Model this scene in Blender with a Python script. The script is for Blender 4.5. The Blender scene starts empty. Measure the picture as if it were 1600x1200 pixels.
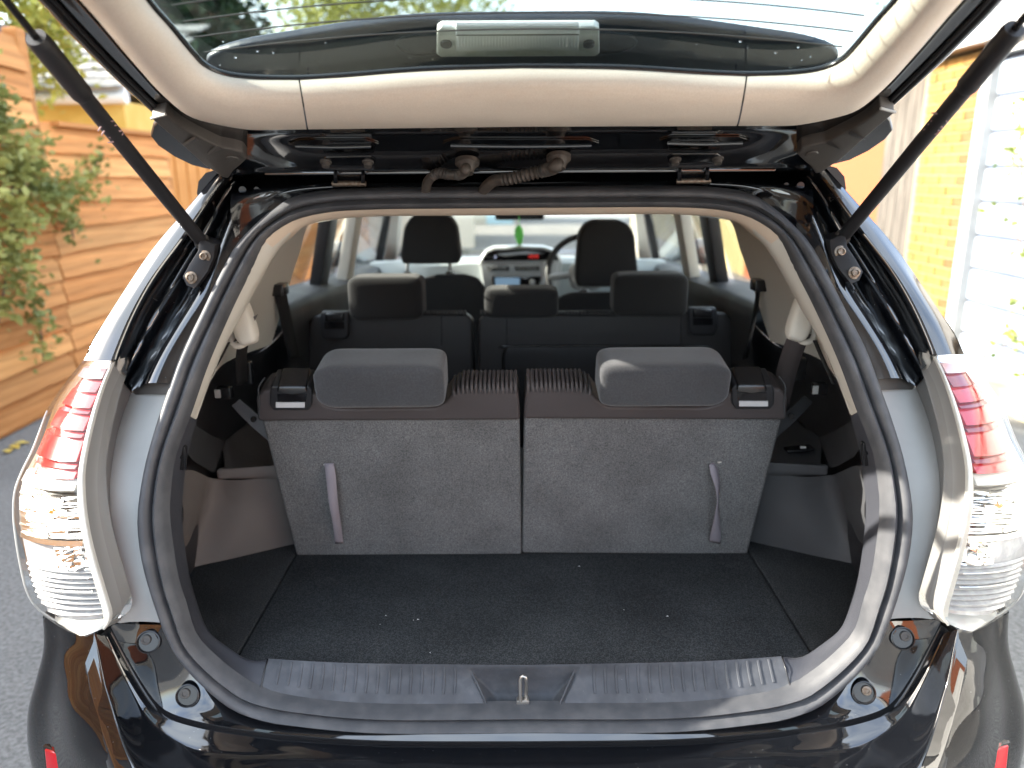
import bpy, bmesh, math, random
from mathutils import Vector, Matrix, noise
random.seed(7)
SC = bpy.context.scene
COL = SC.collection
rad = math.radians
# ------------------------------------------------------------------ camera
F = 1200.0                       # focal length in pixels of the 1600 x 1200 photograph
CAM = Vector((-0.012, 0.0, 1.46))
_p, _y, _r = rad(15.4), rad(0.3), rad(0.45)
FW = Vector((-math.sin(_y)*math.cos(_p), math.cos(_y)*math.cos(_p), -math.sin(_p)))
_R = Vector((math.cos(_y), math.sin(_y), 0)); _U = _R.cross(FW)
RI = _R*math.cos(_r) - _U*math.sin(_r)
UP = _U*math.cos(_r) + _R*math.sin(_r)
cd = bpy.data.cameras.new('camera'); co = bpy.data.objects.new('camera', cd); COL.objects.link(co)
cd.sensor_width = 36; cd.lens = 36*F/1600; cd.clip_start = .02; cd.clip_end = 600
m = Matrix((RI, UP, -FW)).transposed().to_4x4(); m.translation = CAM
co.matrix_world = m
SC.camera = co
cd.dof.use_dof = True; cd.dof.focus_distance = 1.3; cd.dof.aperture_fstop = 2.8
# ------------------------------------------------------------------ sky, sun, exposure
SUN = Vector((-1.0, 0.05, 0.48)).normalized()          # towards the sun
w = bpy.data.worlds.new('World'); SC.world = w; w.use_nodes = True
nt = w.node_tree; nt.nodes.clear()
sk = nt.nodes.new('ShaderNodeTexSky'); sk.sky_type = 'NISHITA'; sk.sun_disc = False
sk.sun_elevation = math.asin(SUN.z); sk.sun_rotation = math.atan2(SUN.x, SUN.y)
sk.air_density = 1.0; sk.dust_density = 2.5; sk.ozone_density = 1.0
tcw = nt.nodes.new('ShaderNodeTexCoord'); mpw = nt.nodes.new('ShaderNodeMapping'); mpw.inputs['Scale'].default_value = (1, 1, 2.2)
nz = nt.nodes.new('ShaderNodeTexNoise'); nz.inputs['Scale'].default_value = 2.3; nz.inputs['Detail'].default_value = 7; nz.inputs['Roughness'].default_value = .6
rp = nt.nodes.new('ShaderNodeValToRGB'); rp.color_ramp.elements[0].position = .36; rp.color_ramp.elements[1].position = .62
rp.color_ramp.elements[0].color = (.15, .15, .15, 1); rp.color_ramp.elements[1].color = (.95, .95, .95, 1)
mxw = nt.nodes.new('ShaderNodeMix'); mxw.data_type = 'RGBA'; mxw.inputs['B'].default_value = (3.1, 3.4, 3.7, 1)   # high thin cloud
bg = nt.nodes.new('ShaderNodeBackground'); bg.inputs['Strength'].default_value = .15
ow = nt.nodes.new('ShaderNodeOutputWorld')
L = nt.links.new
L(tcw.outputs['Generated'], mpw.inputs['Vector']); L(mpw.outputs[0], nz.inputs['Vector']); L(nz.outputs[0], rp.inputs[0])
L(rp.outputs[0], mxw.inputs['Factor']); L(sk.outputs[0], mxw.inputs['A']); L(mxw.outputs['Result'], bg.inputs[0]); L(bg.outputs[0], ow.inputs[0])
sd = bpy.data.lights.new('sun', 'SUN'); sd.energy = 2.6; sd.angle = rad(.53); sd.color = (1, .94, .84)
so = bpy.data.objects.new('sun', sd); COL.objects.link(so); so.rotation_euler = SUN.to_track_quat('Z', 'Y').to_euler()
so.location = (-8, -2, 8)
SC.view_settings.view_transform = 'Standard'; SC.view_settings.look = 'None'
SC.view_settings.exposure = 3.1; SC.view_settings.gamma = 1.0; SC.view_settings.use_curve_mapping = False

SC.render.engine = 'CYCLES'
for _k, _v in (('max_bounces', 7), ('diffuse_bounces', 4), ('glossy_bounces', 3), ('transmission_bounces', 3), ('transparent_max_bounces', 14)): setattr(SC.cycles, _k, _v)

# ------------------------------------------------------------------ geometry helpers
def ray(px, py): return FW + RI*((px-800)/F) + UP*((600-py)/F)
def at(px, py, Y): d = ray(px, py); return CAM + d*((Y-CAM.y)/d.y)
def atz(px, py, Z): d = ray(px, py); return CAM + d*((Z-CAM.z)/d.z)
def atx(px, py, X): d = ray(px, py); return CAM + d*((X-CAM.x)/d.x)
def onp(px, py, P0, n): d = ray(px, py); return CAM + d*((P0-CAM).dot(n)/d.dot(n))
def lerp(a, b, t): return a + (b-a)*t
def interp(tab, x):
    if x <= tab[0][0]: return tab[0][1]
    for (a, va), (b, vb) in zip(tab, tab[1:]):
        if x <= b: return va + (vb-va)*(x-a)/(b-a)
    return tab[-1][1]
def cat(P, t):
    n = len(P)-1
    i = min(int(t), n-1); f = t-i
    p0 = P[max(i-1, 0)]; p1 = P[i]; p2 = P[i+1]; p3 = P[min(i+2, n)]
    return .5*((2*p1) + (p2-p0)*f + (2*p0-5*p1+4*p2-p3)*f*f + (3*p1-p0-3*p2+p3)*f*f*f)
def crv(P, n, smooth=True):
    P = [Vector(p) for p in P]
    k = 12 if smooth else 1
    if len(P) == 2: smooth = False; k = 1
    D = [cat(P, i/k) for i in range((len(P)-1)*k+1)] if smooth else P
    L_ = [0]
    for a, b in zip(D, D[1:]): L_.append(L_[-1]+(b-a).length)
    T = L_[-1]; out = []; j = 0
    for i in range(n):
        s = T*i/(n-1)
        while j < len(D)-2 and L_[j+1] < s: j += 1
        seg = L_[j+1]-L_[j]
        out.append(D[j].lerp(D[j+1], (s-L_[j])/seg if seg > 1e-9 else 0))
    return out
class Th:
    pass
def parent_to(o, par):
    if par is None: return
    o.parent = par
    if par.type == 'EMPTY':
        o.matrix_parent_inverse = Matrix.Translation(-par.location) if par.rotation_euler.z == 0 else (Matrix.Translation(par.location) @ Matrix.Rotation(par.rotation_euler.z, 4, 'Z')).inverted()
def link(name, me, mt, par=None, smooth=True, ang=None):
    o = bpy.data.objects.new(name, me); COL.objects.link(o)
    if mt is not None and not me.materials: me.materials.append(mt)
    if smooth:
        me.polygons.foreach_set('use_smooth', [True]*len(me.polygons))
        if ang:
            try: me.set_sharp_from_angle(angle=rad(ang))
            except Exception: pass
    parent_to(o, par)
    return o
def frompy(name, V, Fc, mt, par=None, smooth=True, ang=40):
    me = bpy.data.meshes.new(name); me.from_pydata([tuple(v) for v in V], [], Fc); me.update()
    return link(name, me, mt, par, smooth, ang)
def frombm(name, bm, mt, par=None, smooth=True, ang=40):
    me = bpy.data.meshes.new(name); bm.to_mesh(me); bm.free()
    return link(name, me, mt, par, smooth, ang)
def mir(o, name=None, par='same'):
    me = o.data.copy()
    me.transform(Matrix.Scale(-1, 4, (1, 0, 0))); me.flip_normals()
    n = bpy.data.objects.new(name or o.name.split('.')[0], me); COL.objects.link(n)
    parent_to(n, o.parent if par == 'same' else par)
    for md in o.modifiers:
        k = n.modifiers.new(md.name, md.type)
        if md.type == 'SOLIDIFY': k.thickness = md.thickness; k.offset = md.offset
    for k in o.keys(): n[k] = o[k]
    return n
def grid(name, rows, mt, par=None, closed=False, ang=50, solid=0):
    n = len(rows[0]); V = [p for r in rows for p in r]; Fc = []
    for i in range(len(rows)-1):
        for j in range(n if closed else n-1):
            k = (j+1) % n
            Fc.append((i*n+j, i*n+k, (i+1)*n+k, (i+1)*n+j))
    o = frompy(name, V, Fc, mt, par, True, ang)
    if solid:
        s = o.modifiers.new('solid', 'SOLIDIFY'); s.thickness = solid; s.offset = 0
    return o
def relaxed(r, k):
    for _ in range(k): r = [r[0]]+[(r[i-1]+r[i]*2+r[i+1])/4 for i in range(1, len(r)-1)]+[r[-1]]
    return r
def loft(name, lines, mt, par=None, n=24, m=0, ang=50, solid=0, smooth=True, relax=0):
    rows = [relaxed(crv(l, n, smooth), relax) for l in lines]
    if m:
        cols = [crv([r[j] for r in rows], m) for j in range(n)]
        rows = [[cols[j][i] for j in range(n)] for i in range(m)]
    return grid(name, rows, mt, par, False, ang, solid)
def prism(name, front, ext, mt, par=None, bev=0, seg=2, smooth=True, ang=40):
    bm = bmesh.new(); ext = Vector(ext)
    a = [bm.verts.new(p) for p in front]; b = [bm.verts.new(Vector(p)+ext) for p in front]
    bm.faces.new(a); bm.faces.new(b[::-1]); n = len(a)
    for i in range(n): bm.faces.new((a[i], b[i], b[(i+1) % n], a[(i+1) % n]))
    bmesh.ops.recalc_face_normals(bm, faces=bm.faces)
    if bev: bmesh.ops.bevel(bm, geom=list(bm.edges), offset=bev, segments=seg, profile=.6, affect='EDGES', clamp_overlap=True)
    return frombm(name, bm, mt, par, smooth, ang)
def bxmesh(sx, sy, sz, bev=0, seg=2):
    bm = bmesh.new(); bmesh.ops.create_cube(bm, size=1)
    bmesh.ops.scale(bm, vec=(sx, sy, sz), verts=bm.verts)
    if bev: bmesh.ops.bevel(bm, geom=list(bm.edges), offset=bev, segments=seg, profile=.6, affect='EDGES', clamp_overlap=True)
    return bm
def box(name, size, loc, mt, par=None, bev=0, rot=None, seg=2):
    bm = bxmesh(*size, bev, seg); M_ = Matrix.Translation(loc)
    if rot is not None: M_ = M_ @ rot.to_4x4()
    bm.transform(M_)
    return frombm(name, bm, mt, par)
def boxto(name, a, b, mt, par=None, bev=0):
    a = Vector(a); b = Vector(b)
    return box(name, [abs(x) for x in (b-a)], (a+b)/2, mt, par, bev)
def frames(P):
    out = []; up = Vector((0, 0, 1)); prev = None
    for i in range(len(P)):
        t = (P[min(i+1, len(P)-1)]-P[max(i-1, 0)]).normalized()
        if prev is None:
            a = up if abs(t.dot(up)) < .9 else Vector((1, 0, 0))
            u = (a-t*a.dot(t)).normalized()
        else: u = (prev-t*prev.dot(t)).normalized()
        prev = u; out.append((t, u, t.cross(u)))
    return out
def tube(name, P, r, mt, par=None, k=12, n=0, caps=True):
    P = crv(P, n) if n else [Vector(p) for p in P]
    V = []; Fc = []; fr = frames(P)
    for i, p in enumerate(P):
        rr = r(i/(len(P)-1)) if callable(r) else r
        for j in range(k):
            a = 2*math.pi*j/k; V.append(p + fr[i][1]*(rr*math.cos(a)) + fr[i][2]*(rr*math.sin(a)))
    for i in range(len(P)-1):
        for j in range(k):
            q = (j+1) % k; Fc.append((i*k+j, i*k+q, (i+1)*k+q, (i+1)*k+j))
    if caps: Fc.append(tuple(range(k))[::-1]); Fc.append(tuple(range((len(P)-1)*k, len(P)*k)))
    return frompy(name, V, Fc, mt, par, True, 50)
def lathe(name, prof, P0, axis, mt, par=None, k=28):
    axis = Vector(axis).normalized(); a = Vector((0, 0, 1)) if abs(axis.z) < .9 else Vector((1, 0, 0))
    u = (a-axis*a.dot(axis)).normalized(); v = axis.cross(u); V = []; Fc = []
    for r, h in prof:
        for j in range(k):
            t = 2*math.pi*j/k; V.append(Vector(P0)+axis*h+u*(r*math.cos(t))+v*(r*math.sin(t)))
    for i in range(len(prof)-1):
        for j in range(k):
            q = (j+1) % k; Fc.append((i*k+j, i*k+q, (i+1)*k+q, (i+1)*k+j))
    if prof[0][0] > 1e-5: Fc.append(tuple(range(k))[::-1])
    if prof[-1][0] > 1e-5: Fc.append(tuple(range((len(prof)-1)*k, len(prof)*k)))
    return frompy(name, V, Fc, mt, par, True, 45)
def spow(c, e): return math.copysign(abs(c)**e, c)
def cushion(name, cen, dim, mt, par=None, e1=.35, e2=.3, rot=None, nu=40, nv=24, wob=0):
    V = []; Fc = []
    for i in range(nv+1):
        a = -math.pi/2+math.pi*i/nv
        for j in range(nu):
            b = 2*math.pi*j/nu
            p = Vector((dim[0]/2*spow(math.cos(a), e1)*spow(math.cos(b), e2), dim[1]/2*spow(math.cos(a), e1)*spow(math.sin(b), e2), dim[2]/2*spow(math.sin(a), e1)))
            if wob: p += p.normalized()*noise.noise(p*14+Vector(cen)*9)*wob
            if rot is not None: p = rot @ p
            V.append(Vector(cen)+p)
    for i in range(nv):
        for j in range(nu):
            q = (j+1) % nu; Fc.append((i*nu+j, i*nu+q, (i+1)*nu+q, (i+1)*nu+j))
    o = frompy(name, V, Fc, mt, par, True, None)
    bm = bmesh.new(); bm.from_mesh(o.data); bmesh.ops.remove_doubles(bm, verts=bm.verts, dist=1e-5); bm.to_mesh(o.data); bm.free()
    o.data.polygons.foreach_set('use_smooth', [True]*len(o.data.polygons))
    return o
def ribbon(name, P, wv, mt, par=None, n=16, th=.0016):
    P = crv(P, n); wv = wv if isinstance(wv, list) else [wv]*len(P)
    if len(wv) != n: wv = crv(wv, n)
    rows = [[p-w_*.5 for p, w_ in zip(P, wv)], list(P), [p+w_*.5 for p, w_ in zip(P, wv)]]
    return grid(name, rows, mt, par, False, 60, th)
def text(name, s, P0, right, up, size, mt, par=None, ext=.0004):
    cu = bpy.data.curves.new(name, 'FONT'); cu.body = s; cu.size = size; cu.extrude = ext; cu.align_x = 'CENTER'; cu.align_y = 'CENTER'
    ob = bpy.data.objects.new(name, cu); COL.objects.link(ob)
    dg = bpy.context.evaluated_depsgraph_get(); me = bpy.data.meshes.new_from_object(ob.evaluated_get(dg))
    bpy.data.objects.remove(ob); bpy.data.curves.remove(cu)
    r = Vector(right).normalized(); u = Vector(up); u = (u-r*u.dot(r)).normalized()
    M_ = Matrix((r, u, r.cross(u))).transposed().to_4x4(); M_.translation = Vector(P0); me.transform(M_)
    me.materials.clear()
    return link(name, me, mt, par, False)
def thing(name, label, category, loc, group=None, kind=None):
    o = bpy.data.objects.new(name, None); COL.objects.link(o); o.location = loc; o.empty_display_size = .2
    o['label'] = label; o['category'] = category
    if group: o['group'] = group
    return o
def tag(o, label, category, group=None, kind=None):
    o['label'] = label; o['category'] = category
    if group: o['group'] = group
    if kind: o['kind'] = kind
    return o
# ------------------------------------------------------------------ materials
def M(name, col, rough=.5, metal=0, spec=.5, coat=0, col2=None, nscale=8, ndet=5, npos=(.4, .65), bump=None, rvar=0, sheen=0, stretch=None, specks=None, trans=0, coords='Object', patch=None, rnd=0):
    mt = bpy.data.materials.new(name); mt.use_nodes = True; t = mt.node_tree; b = t.nodes['Principled BSDF']; l = t.links.new
    b.inputs['Base Color'].default_value = (*col, 1); b.inputs['Roughness'].default_value = rough; b.inputs['Metallic'].default_value = metal
    b.inputs['Specular IOR Level'].default_value = spec
    if coat: b.inputs['Coat Weight'].default_value = coat; b.inputs['Coat Roughness'].default_value = .04
    if sheen: b.inputs['Sheen Weight'].default_value = sheen; b.inputs['Sheen Roughness'].default_value = .5
    if trans: b.inputs['Transmission Weight'].default_value = trans
    tc = t.nodes.new('ShaderNodeTexCoord'); vec = tc.outputs[coords]
    if stretch:
        mp = t.nodes.new('ShaderNodeMapping'); mp.inputs['Scale'].default_value = stretch; l(vec, mp.inputs[0]); vec = mp.outputs[0]
    def noi(s, d):
        n = t.nodes.new('ShaderNodeTexNoise'); n.inputs['Scale'].default_value = s; n.inputs['Detail'].default_value = d; l(vec, n.inputs['Vector']); return n
    cout = None
    if col2 is not None:
        n = noi(nscale, ndet); r = t.nodes.new('ShaderNodeValToRGB'); l(n.outputs[0], r.inputs[0])
        r.color_ramp.elements[0].position = npos[0]; r.color_ramp.elements[1].position = npos[1]
        r.color_ramp.elements[0].color = (*col, 1); r.color_ramp.elements[1].color = (*col2, 1)
        cout = r.outputs[0]
    if specks:      # light lint or dust specks: (scale, threshold, colour)
        v = t.nodes.new('ShaderNodeTexVoronoi'); v.inputs['Scale'].default_value = specks[0]; l(vec, v.inputs['Vector'])
        c = t.nodes.new('ShaderNodeMath'); c.operation = 'LESS_THAN'; c.inputs[1].default_value = specks[1]; l(v.outputs['Distance'], c.inputs[0])
        mx = t.nodes.new('ShaderNodeMix'); mx.data_type = 'RGBA'; mx.inputs['B'].default_value = (*specks[2], 1)
        if cout: l(cout, mx.inputs['A'])
        else: mx.inputs['A'].default_value = (*col, 1)
        l(c.outputs[0], mx.inputs['Factor']); cout = mx.outputs['Result']
    if patch:       # uneven nap, fading or grime: (scale, depth)
        pn = noi(patch[0], 6); pr_ = t.nodes.new('ShaderNodeMapRange'); pr_.inputs['From Min'].default_value = .3; pr_.inputs['From Max'].default_value = .7
        pr_.inputs['To Min'].default_value = 1-patch[1]; pr_.inputs['To Max'].default_value = 1+patch[1]; l(pn.outputs[0], pr_.inputs[0])
        vm = t.nodes.new('ShaderNodeVectorMath'); vm.operation = 'SCALE'; l(pr_.outputs[0], vm.inputs['Scale'])
        if cout: l(cout, vm.inputs[0])
        else: vm.inputs[0].default_value = col
        cout = vm.outputs[0]
    if rnd:         # every board or brick a little different
        oi = t.nodes.new('ShaderNodeObjectInfo'); r2 = t.nodes.new('ShaderNodeMapRange'); r2.inputs['To Min'].default_value = 1-rnd; r2.inputs['To Max'].default_value = 1+rnd; l(oi.outputs['Random'], r2.inputs[0])
        v2 = t.nodes.new('ShaderNodeVectorMath'); v2.operation = 'SCALE'; l(r2.outputs[0], v2.inputs['Scale'])
        if cout: l(cout, v2.inputs[0])
        else: v2.inputs[0].default_value = col
        cout = v2.outputs[0]
    if cout: l(cout, b.inputs['Base Color'])
    if rvar:
        n = noi(5, 6); mr = t.nodes.new('ShaderNodeMapRange'); mr.inputs['From Min'].default_value = .35; mr.inputs['From Max'].default_value = .7
        mr.inputs['To Min'].default_value = rough; mr.inputs['To Max'].default_value = rough+rvar; l(n.outputs[0], mr.inputs[0]); l(mr.outputs[0], b.inputs['Roughness'])
    if bump:
        n = noi(bump[0], bump[2] if len(bump) > 2 else 3); bp = t.nodes.new('ShaderNodeBump'); bp.inputs['Strength'].default_value = bump[1]; bp.inputs['Distance'].default_value = bump[3] if len(bump) > 3 else .002
        l(n.outputs[0], bp.inputs['Height']); l(bp.outputs[0], b.inputs['Normal'])
    return mt
def glassm(name, tint=(.9, .93, .92), ior=1.45, rough=0.0, dust=0):
    mt = bpy.data.materials.new(name); mt.use_nodes = True; t = mt.node_tree; t.nodes.clear(); l = t.links.new
    o = t.nodes.new('ShaderNodeOutputMaterial'); tr = t.nodes.new('ShaderNodeBsdfTransparent'); tr.inputs[0].default_value = (*tint, 1)
    g = t.nodes.new('ShaderNodeBsdfGlossy'); g.inputs['Roughness'].default_value = rough
    f = t.nodes.new('ShaderNodeFresnel'); gm_ = t.nodes.new('ShaderNodeNewGeometry'); mr_ = t.nodes.new('ShaderNodeMapRange'); mr_.inputs['To Min'].default_value = ior; mr_.inputs['To Max'].default_value = 1/ior; l(gm_.outputs['Backfacing'], mr_.inputs[0]); l(mr_.outputs[0], f.inputs[0]); mx = t.nodes.new('ShaderNodeMixShader')
    l(f.outputs[0], mx.inputs[0]); l(tr.outputs[0], mx.inputs[1]); l(g.outputs[0], mx.inputs[2])
    sh = mx.outputs[0]
    if dust:
        df = t.nodes.new('ShaderNodeBsdfDiffuse'); df.inputs[0].default_value = (.5, .5, .48, 1); n = t.nodes.new('ShaderNodeTexNoise'); n.inputs['Scale'].default_value = 30; n.inputs['Detail'].default_value = 8
        mu = t.nodes.new('ShaderNodeMath'); mu.operation = 'MULTIPLY'; mu.inputs[1].default_value = dust; l(n.outputs[0], mu.inputs[0])
        m2 = t.nodes.new('ShaderNodeMixShader'); l(mu.outputs[0], m2.inputs[0]); l(sh, m2.inputs[1]); l(df.outputs[0], m2.inputs[2]); sh = m2.outputs[0]
    l(sh, o.inputs[0]); return mt
PAINT = M('black_paint', (.004, .0046, .006), .045, spec=.85, coat=.8, rvar=.05, specks=(75, .045, (.14, .145, .15)))
PAINT_IN = M('black_paint_jamb', (.004, .0048, .0065), .07, spec=1.0, coat=.8, rvar=.14, specks=(60, .055, (.12, .125, .13)), patch=(14, .5))
GREYP = M('grey_lamp_plastic', (.31, .31, .30), .42, spec=.45, rvar=.15, bump=(900, .05), patch=(9, .10), specks=(130, .03, (.42, .42, .40)))
HOUS = M('lamp_side_shade_plastic', (.17, .167, .16), .62, spec=.22, rvar=.12, bump=(900, .05))  # the grey lamp plastic again, darkened for the shade on its inward face
RUBBER = M('seal_rubber', (.042, .044, .049), .52, spec=.4, rvar=.18, bump=(500, .12), col2=(.062, .063, .067), nscale=30)
BLK = M('black_plastic', (.016, .016, .018), .42, spec=.4, rvar=.12, bump=(700, .15))
BLK2 = M('satin_black_plastic', (.01, .01, .011), .25, spec=.5)
TRIM = M('dark_trim_plastic', (.026, .027, .029), .5, spec=.35, bump=(800, .3), rvar=.1)
TRIM2 = M('grey_trim_plastic', (.050, .051, .054), .5, spec=.35, bump=(700, .35), rvar=.1, patch=(8, .1))
TRIM_LIT = M('warm_lit_trim', (.105, .093, .087), .55, spec=.3, bump=(700, .35), rvar=.1)  # left side trim, with the warm light falling on it put into the colour
JAMB = M('jamb_plastic', (.036, .038, .046), .45, spec=.4, rvar=.12, bump=(700, .25))
SCUFF = M('scuff_plate_plastic', (.046, .050, .058), .58, spec=.3, rvar=.14, bump=(600, .2), col2=(.062, .066, .073), nscale=60, npos=(.45, .75), patch=(22, .22), specks=(45, .03, (.16, .165, .17)))
BEIGE = M('beige_trim', (.64, .57, .49), .62, spec=.3, bump=(800, .3), rvar=.08, patch=(6, .05), col2=(.60, .53, .45), nscale=500, npos=(.4, .6))
BEIGE2 = M('pale_trim', (.46, .44, .39), .6, spec=.3, bump=(1100, .2))
LINER = M('headliner_fabric', (.52, .43, .34), .9, spec=.1, bump=(900, .5))
CARPET = M('black_carpet', (.019, .0205, .0215), .95, spec=.12, patch=(7, .22), col2=(.054, .056, .058), nscale=420, ndet=3, npos=(.42, .68), bump=(520, .9, 3, .003), specks=(7, .012, (.40, .40, .38)))
CARPET2 = M('grey_carpet', (.062, .062, .063), .95, spec=.12, col2=(.165, .163, .163), patch=(9, .16), nscale=420, ndet=5, npos=(.34, .7), bump=(430, .9, 3, .003))
CLOTH = M('charcoal_cloth', (.026, .027, .030), .85, spec=.2, patch=(10, .15), col2=(.036, .037, .040), nscale=300, bump=(1500, .35), sheen=.25)
VINYL = M('brown_black_vinyl', (.045, .038, .038), .5, spec=.35, bump=(900, .35), rvar=.1)
CLOTH3 = M('black_cloth', (.017, .017, .018), .85, spec=.2, bump=(1400, .4), sheen=.15)
VINYL3 = M('black_vinyl', (.025, .024, .025), .5, spec=.35, bump=(900, .3))
STRAP = M('lilac_grey_webbing', (.20, .18, .20), .8, spec=.2, bump=(1600, .6))
BELT = M('seat_belt_webbing', (.012, .012, .012), .7, spec=.3, bump=(1800, .5))
METAL = M('zinc_metal', (.45, .43, .40), .35, metal=1, rvar=.2)
RUST = M('dull_steel', (.20, .17, .14), .45, metal=.9, col2=(.11, .075, .05), nscale=160, rvar=.2)
DGREY = M('dark_grey_moulding', (.052, .048, .044), .5, spec=.4, bump=(900, .2), rvar=.1)
GLASS = glassm('window_glass', (.94, .96, .94), 1.45)
GLASSR = glassm('tailgate_glass', (.66, .70, .69), 1.35, dust=.008)
LENS = glassm('clear_lens', (.95, .95, .94), 1.45, dust=.012)
SMOKE = glassm('brake_light_lens', (.85, .85, .82), 1.4, dust=.25)
REDL = M('red_lens', (.40, .005, .012), .12, spec=.6, coat=.4, rvar=.06)
REDD = M('deep_red_lens', (.20, .003, .007), .15, spec=.6, coat=.3)
SILV = M('silver_reflector', (.86, .86, .85), .16, metal=1, rvar=.1, bump=(60, .2))
BEZEL = M('white_bezel', (.40, .39, .355), .3, spec=.5, rvar=.15, patch=(20, .1))
AMBER = M('amber_bulb', (.7, .22, .03), .2, spec=.5)
WHITE = M('white_label', (.7, .7, .69), .5)
HOSE = M('rubber_hose', (.036, .031, .027), .5, spec=.4, col2=(.06, .05, .042), nscale=90, bump=(300, .2))
DASH = M('pale_dashboard', (.38, .42, .42), .6, spec=.3, bump=(600, .2))
SILVP = M('silver_plastic', (.50, .52, .52), .35, metal=.3)
DISP = M('display_glass', (.006, .006, .007), .08, spec=.5)
GREEN = M('green_card', (.16, .75, .13), .5)
def emis(name, col, s):
    mt = bpy.data.materials.new(name); mt.use_nodes = True; b = mt.node_tree.nodes['Principled BSDF']
    b.inputs['Base Color'].default_value = (*col, 1); b.inputs['Emission Color'].default_value = (*col, 1); b.inputs['Emission Strength'].default_value = s; return mt
LED = emis('red_digits', (1, .06, .05), .1); LEDW = emis('pale_digits', (.7, .75, 1), .12); SCREEN = emis('radio_screen', (.20, .32, .45), .07)
# ================================================================== the car
CAR = thing('parked_car', 'black car seen from behind with its tailgate raised and boot open', 'car', (0, 3.2, 0))
YS = [(290, 1.472), (330, 1.455), (430, 1.36), (600, 1.26), (700, 1.21), (800, 1.17), (900, 1.147), (1000, 1.138), (1100, 1.135), (1140, 1.112)]
def ys(py): return interp(YS, py)
def S(pts, dy=0.0): return [at(px, py, ys(py)+dy) for px, py in pts]
def both(o): return o, mir(o)
def closeloop(half):            # half: points from top centre to bottom centre on the left
    half = [Vector(p) for p in half]; half[0].x = 0; half[-1].x = 0
    return half + [Vector((-p.x, p.y, p.z)) for p in half[-2:0:-1]]
def fullline(half):             # half: points from the left to the centre line
    half = [Vector(p) for p in half]; half[-1].x = 0
    return half + [Vector((-p.x, p.y, p.z)) for p in half[-2::-1]]
OUT = [(812, 294), (700, 294), (600, 295), (520, 298), (460, 308), (427, 327), (398, 352), (370, 383), (345, 427), (318, 483), (285, 550), (267, 600), (245, 665), (228, 730), (218, 797), (221, 850), (232, 900), (259, 980), (285, 1027), (319, 1065), (360, 1099), (401, 1117), (450, 1127), (600, 1140), (819, 1139)]
INN = [(812, 325), (700, 326), (600, 327), (520, 331), (470, 341), (440, 355), (413, 377), (388, 423), (358, 483), (320, 570), (293, 647), (268, 715), (259, 775), (258, 810), (262, 850), (272, 910), (285, 950), (300, 997), (330, 1031), (367, 1061), (405, 1082), (487, 1097), (600, 1106), (819, 1105)]
NL = 96
lo = crv(S(OUT), NL); li = crv(S(INN), NL)
rows = []
for f, dy in ((-.06, .012), (0, -.004), (.10, -.016), (.24, -.022), (.40, -.020), (.49, -.012), (.53, -.003), (.58, -.004), (.63, -.012), (.74, -.016), (.88, -.011), (.97, 0), (1.05, .014)):
    rows.append(closeloop([a.lerp(b, f)+Vector((0, dy, 0)) for a, b in zip(lo, li)]))
seal = grid('opening_seal', rows, RUBBER, CAR, closed=True, ang=70)
seal['label'] = 'black rubber seal running right round the boot opening'
# --- scuff plate along the sill
sb_ = S([(405, 1082), (487, 1097), (600, 1106), (819, 1105)], .006)
st_ = [atz(419, 1029, .627), atz(500, 1034, .627), atz(600, 1037, .627), atz(819, 1039, .627)]
sm1 = [at(409, 1068, 1.153), at(493, 1079, 1.151), at(600, 1086, 1.150), at(819, 1086, 1.150)]
sm2 = [at(414, 1046, 1.170), at(496, 1054, 1.168), at(600, 1059, 1.167), at(819, 1060, 1.167)]
SL4 = [crv(l, 41) for l in (sb_, sm1, sm2, st_)]
for l in SL4: l[-1].x = 0
def spl(u, f):                                  # u along the half (0 outer .. 1 centre), f from the seal to the carpet
    k = u*40; i = min(int(k), 39)
    q = [l[i].lerp(l[i+1], k-i) for l in SL4]
    return cat(q, f*3)
def prj(P): v = P-CAM; z_ = v.dot(FW); return 800+F*v.dot(RI)/z_, 600-F*v.dot(UP)/z_
def c01(v): v = max(0, min(1, v)); return v*.8+v*v*(3-2*v)*.2
def pock(P):                                    # moulded latch pocket in the middle of the plate
    x, y = prj(P); xc = 817; hx = abs(x-xc)
    ho = lerp(86, 58, c01((y-1042)/60)) if y > 1042 else 86
    d = min(c01((ho-hx)/23), c01((y-1042)/34), c01((1104-y)/5))
    return P+Vector((0, .6, -.8))*(.030*d)
us = [i/44*.74 for i in range(45)]+[.74+.26*i/48 for i in range(1, 49)]
sg = []
for j in range(37):
    f = j/36; r = [pock(spl(u, f)) for u in us]; sg.append(r+[Vector((-p.x, p.y, p.z)) for p in [pock(spl(u, f)) for u in us[-2::-1]]])
sg.append([p+Vector((0, .006, -.03)) for p in sg[-1]])
scuff = grid('scuff_plate', sg, SCUFF, CAR, ang=80)
# low ribs pressed into the plate
ribm = None
for side in (-1, 1):
    for k in range(17):
        u = .055+k*.0425
        P = [spl(u, f) for f in (.36, .5, .65, .8, .92)]
        ts = (spl(u+.02, .6)-spl(u, .6)).normalized()
        pts = []
        for j, p in enumerate(P): pts.append(p+Vector((0, -.0006, .0006)))
        V = []; wd = .0024
        for p in pts:
            nrm = Vector((0, -.6, .8))
            V += [p-ts*wd-nrm*.001, p-ts*wd*.6+nrm*.0009, p+ts*wd*.6+nrm*.0009, p+ts*wd-nrm*.001]
        if side == 1: V = [Vector((-v.x, v.y, v.z)) for v in V]
        Fc = [(i*4+j, i*4+j+1, i*4+j+5, i*4+j+4) for i in range(4) for j in range(3)]+[(0, 1, 2, 3), (16, 17, 18, 19)]
        frompy('rib', V, Fc, SCUFF, scuff, True, 40)
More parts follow.
